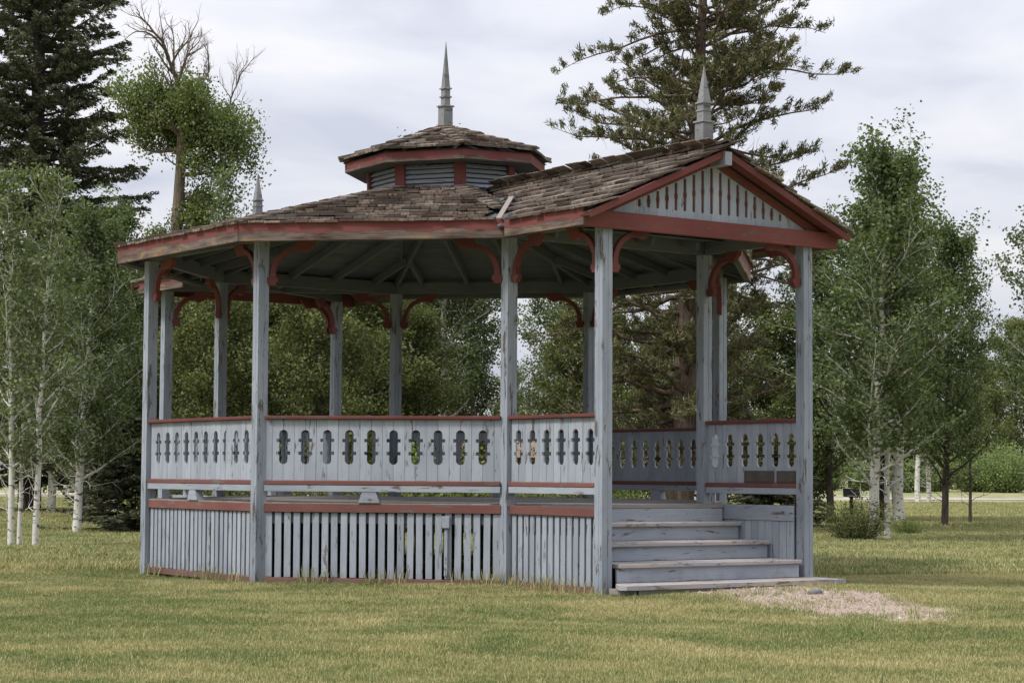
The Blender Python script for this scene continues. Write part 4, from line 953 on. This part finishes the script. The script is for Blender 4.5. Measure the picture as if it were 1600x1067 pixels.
# gravel pebbles
def gravel_d(x, y):
    gx, gy = x-3.05, y+4.95; u = gx*.34-gy*.94; w = gx*.94+gy*.34
    return np.sqrt((u/2.3)**2+(w/.78)**2)
_s = NT('pebble_stone', .9); _s.color(_s.ramp(_s.node('ShaderNodeNewGeometry').outputs['Random Per Island'], [(0, (.15, .11, .09)), (.4, (.30, .235, .19)), (.85, (.42, .34, .28)), (1, (.55, .48, .42))])); M_PEB = _s.m
def pebbles():
    n = 15000; x = rng.uniform(1.2, 5.0, n*3); y = rng.uniform(-7.7, -3.0, n*3); d = gravel_d(x, y)+rng.normal(size=len(x))*.26+.18*np.sin(x*6+2*y)*np.sin(y*5-x); k = d < .95; x, y = x[k][:n], y[k][:n]; z = gz(x, y); n = len(x)
    r = rng.uniform(.003, .009, n)*(1+1.7*(rng.uniform(size=n) < .03)); base = np.array([[1, 0, 0], [-.5, .87, 0], [-.5, -.87, 0], [0, 0, .8]]); a = rng.uniform(0, 6.28, n)
    V = np.zeros((n, 4, 3)); V[:, :, 0] = x[:, None]+r[:, None]*(base[:, 0]*np.cos(a)[:, None]-base[:, 1]*np.sin(a)[:, None]); V[:, :, 1] = y[:, None]+r[:, None]*(base[:, 0]*np.sin(a)[:, None]+base[:, 1]*np.cos(a)[:, None]); V[:, :, 2] = z[:, None]+r[:, None]*base[:, 2]+.002
    F3 = (np.array([[0, 1, 3], [1, 2, 3], [2, 0, 3]])[None]+np.arange(n)[:, None, None]*4).reshape(-1, 3)
    tag(link('gravel', np_mesh('gravel', V.reshape(-1, 3), F3, M_PEB)), 'patch of pinkish gravel worn into the lawn below the steps', 'gravel', kind='stuff')
pebbles()

# ------------------------------------------------------------------ grass
def tuft(nb, hmin, hmax, rad, wd, name, loc):
    V, Fc = [], []
    for i in range(nb):
        a = random.uniform(0, 6.28); r = rad*math.sqrt(random.random()); x, y = r*math.cos(a), r*math.sin(a); h = random.uniform(hmin, hmax); b = random.uniform(0, 6.28); ln = random.uniform(.15, .9)*h; w = wd*random.uniform(.7, 1.2); dx, dy = math.cos(b)*ln, math.sin(b)*ln; c, s_ = math.cos(b+1.57)*w/2, math.sin(b+1.57)*w/2; k = len(V)
        V += [(x-c, y-s_, -.01), (x+c, y+s_, -.01), (x+dx*.4+c*.8, y+dy*.4+s_*.8, h*.6), (x+dx*.4-c*.8, y+dy*.4-s_*.8, h*.6), (x+dx, y+dy, h)]; Fc += [(k, k+1, k+2, k+3), (k+3, k+2, k+4)]
    o = link(name, mesh_from(name, V, Fc, M_BLADE), None, Matrix.Translation(loc)); tag(o, 'tuft of mown lawn grass', 'grass', kind='stuff'); return o
def field(name, xs, ys, densf, src, smin, smax, label, dmax, taper=True):
    X, Y = np.meshgrid(xs, ys); Z = gz(X, Y); nx, ny = len(xs), len(ys); V = np.stack([X, Y, Z], -1).reshape(-1, 3)
    D = densf(X, Y); cen = (D[:-1, :-1]+D[1:, 1:])/2
    Fc = [(j*nx+i, j*nx+i+1, (j+1)*nx+i+1, (j+1)*nx+i) for j in range(ny-1) for i in range(nx-1) if cen[j, i] > .01]
    me = mesh_from(name, V, Fc, M_BLADE); at_ = me.attributes.new('dens', 'FLOAT', 'POINT'); at_.data.foreach_set('value', (D.ravel()*dmax).astype(np.float32))
    o = link(name, me); tag(o, label, 'grass', kind='stuff')
    ng = bpy.data.node_groups.new(name, 'GeometryNodeTree'); ng.interface.new_socket('Geometry', in_out='INPUT', socket_type='NodeSocketGeometry'); ng.interface.new_socket('Geometry', in_out='OUTPUT', socket_type='NodeSocketGeometry')
    N, L = ng.nodes, ng.links; gi, go = N.new('NodeGroupInput'), N.new('NodeGroupOutput')
    na = N.new('GeometryNodeInputNamedAttribute'); na.data_type = 'FLOAT'; na.inputs['Name'].default_value = 'dens'
    dp = N.new('GeometryNodeDistributePointsOnFaces'); L.new(gi.outputs[0], dp.inputs['Mesh']); L.new(na.outputs['Attribute'], dp.inputs['Density'])
    oi = N.new('GeometryNodeObjectInfo'); oi.inputs['Object'].default_value = src; oi.transform_space = 'ORIGINAL'; oi.inputs['As Instance'].default_value = True
    ip = N.new('GeometryNodeInstanceOnPoints'); L.new(dp.outputs['Points'], ip.inputs['Points']); L.new(oi.outputs['Geometry'], ip.inputs['Instance'])
    rv = N.new('FunctionNodeRandomValue'); rv.data_type = 'FLOAT_VECTOR'; rv.inputs[0].default_value = (-.12, -.12, 0); rv.inputs[1].default_value = (.12, .12, 6.283); L.new(rv.outputs[0], ip.inputs['Rotation'])
    rs = N.new('FunctionNodeRandomValue'); rs.data_type = 'FLOAT'; rs.inputs[2].default_value = smin; rs.inputs[3].default_value = smax; L.new(rs.outputs[1], ip.inputs['Scale'])
    L.new(ip.outputs[0], go.inputs[0]); md = o.modifiers.new('scatter', 'NODES'); md.node_group = ng; return o
def cone(X, Y, m=1.6): return (np.abs(X-.035*(Y-CAM_Y)) < .25*(Y-CAM_Y)+m)
def dens_near(X, Y):
    d = np.where(cone(X, Y), 1.0, 0.0); u = X; rr = np.hypot(X, Y); d = np.where(rr < 2.85, 0, d)
    g = gravel_d(X, Y)+.34*np.sin(X*5.1+Y*3.3)*np.sin(Y*7.3-X*2); d = d*np.clip((g-.90)/.3, .05, 1); patch = .75+.25*np.sin(X*1.7+1.3*Y)*np.sin(Y*2.3-.7*X)
    return d*patch
def gp(x, y): return Vector((x, y, float(gz(x, y))))
t1 = tuft(20, .012, .036, .075, .0042, 'grass_tuft', gp(-1.0, -8.0)); t2 = tuft(14, .03, .07, .11, .009, 'grass_tuft', gp(-5.2, 2.0)); t3 = tuft(14, .06, .17, .06, .006, 'grass_tuft', gp(1.0, -3.45))
ff = lambda a, b, c: np.arange(a, b, c)
field('lawn_grass', ff(-7.2, 8.2, .2), ff(-12.8, 0, .2), dens_near, t1, .75, 1.3, 'short mown lawn grass, part green part straw coloured, in front of the bandstand', 850)
field('lawn_grass', ff(-13, 15, .4), ff(0, 22, .4), lambda X, Y: np.where(cone(X, Y) & (np.hypot(X, Y) > 2.9), 1.0, 0.0), t2, .8, 1.35, 'mown lawn grass beside and behind the bandstand', 200)
field('lawn_grass', ff(-24, 28, 1.0), ff(22, 62, 1.0), lambda X, Y: np.where(cone(X, Y), 1.0, 0.0)*(1-.5*np.clip((Y-22)/40, 0, 1)), t2, 1.1, 1.8, 'grass of the far lawn under the trees', 60)
# taller weeds along the skirt and posts
def dens_edge(X, Y):
    best = np.full(X.shape, 9.0)
    for (i, j) in (('A', 'B'), ('B', 'C'), ('C', 'D')):
        a, b = P[i], P[j]; ux, uy = (b-a).x, (b-a).y; L2 = ux*ux+uy*uy; tt = np.clip(((X-a.x)*ux+(Y-a.y)*uy)/L2, 0, 1); best = np.minimum(best, np.hypot(X-a.x-tt*ux, Y-a.y-tt*uy))
    out_side = (np.hypot(X, Y) > 3.0); return np.where((best < .16) & out_side, 1.0, 0.0)*(.35+.65*(np.sin(X*9)*np.sin(Y*7+X*3) > -.1))*np.where(X > -1.2, 1, .35)
field('edge_grass', ff(-3.6, 2.2, .05), ff(-4.9, 0, .05), dens_edge, t3, .45, 1.45, 'longer grass blades growing against the foot of the slatted skirt', 85)
def dens_clump(X, Y):
    d = np.where(cone(X, Y) & (np.hypot(X, Y) > 3.15), 1.0, 0.0); return d*np.clip(np.sin(X*2.3+1.1*Y)*np.sin(Y*3.1-X*.9)+np.sin(X*7.1)*np.sin(Y*6.3)*.4-.25, 0, 1)
t4 = tuft(16, .04, .085, .05, .0045, 'grass_tuft', gp(-2.4, -6.1))
field('rough_grass', ff(-7.2, 8.2, .2), ff(-12.6, 6, .2), dens_clump, t4, .6, 1.2, 'scattered longer green clumps in the mown lawn', 26)
print('objects', len(bpy.data.objects))
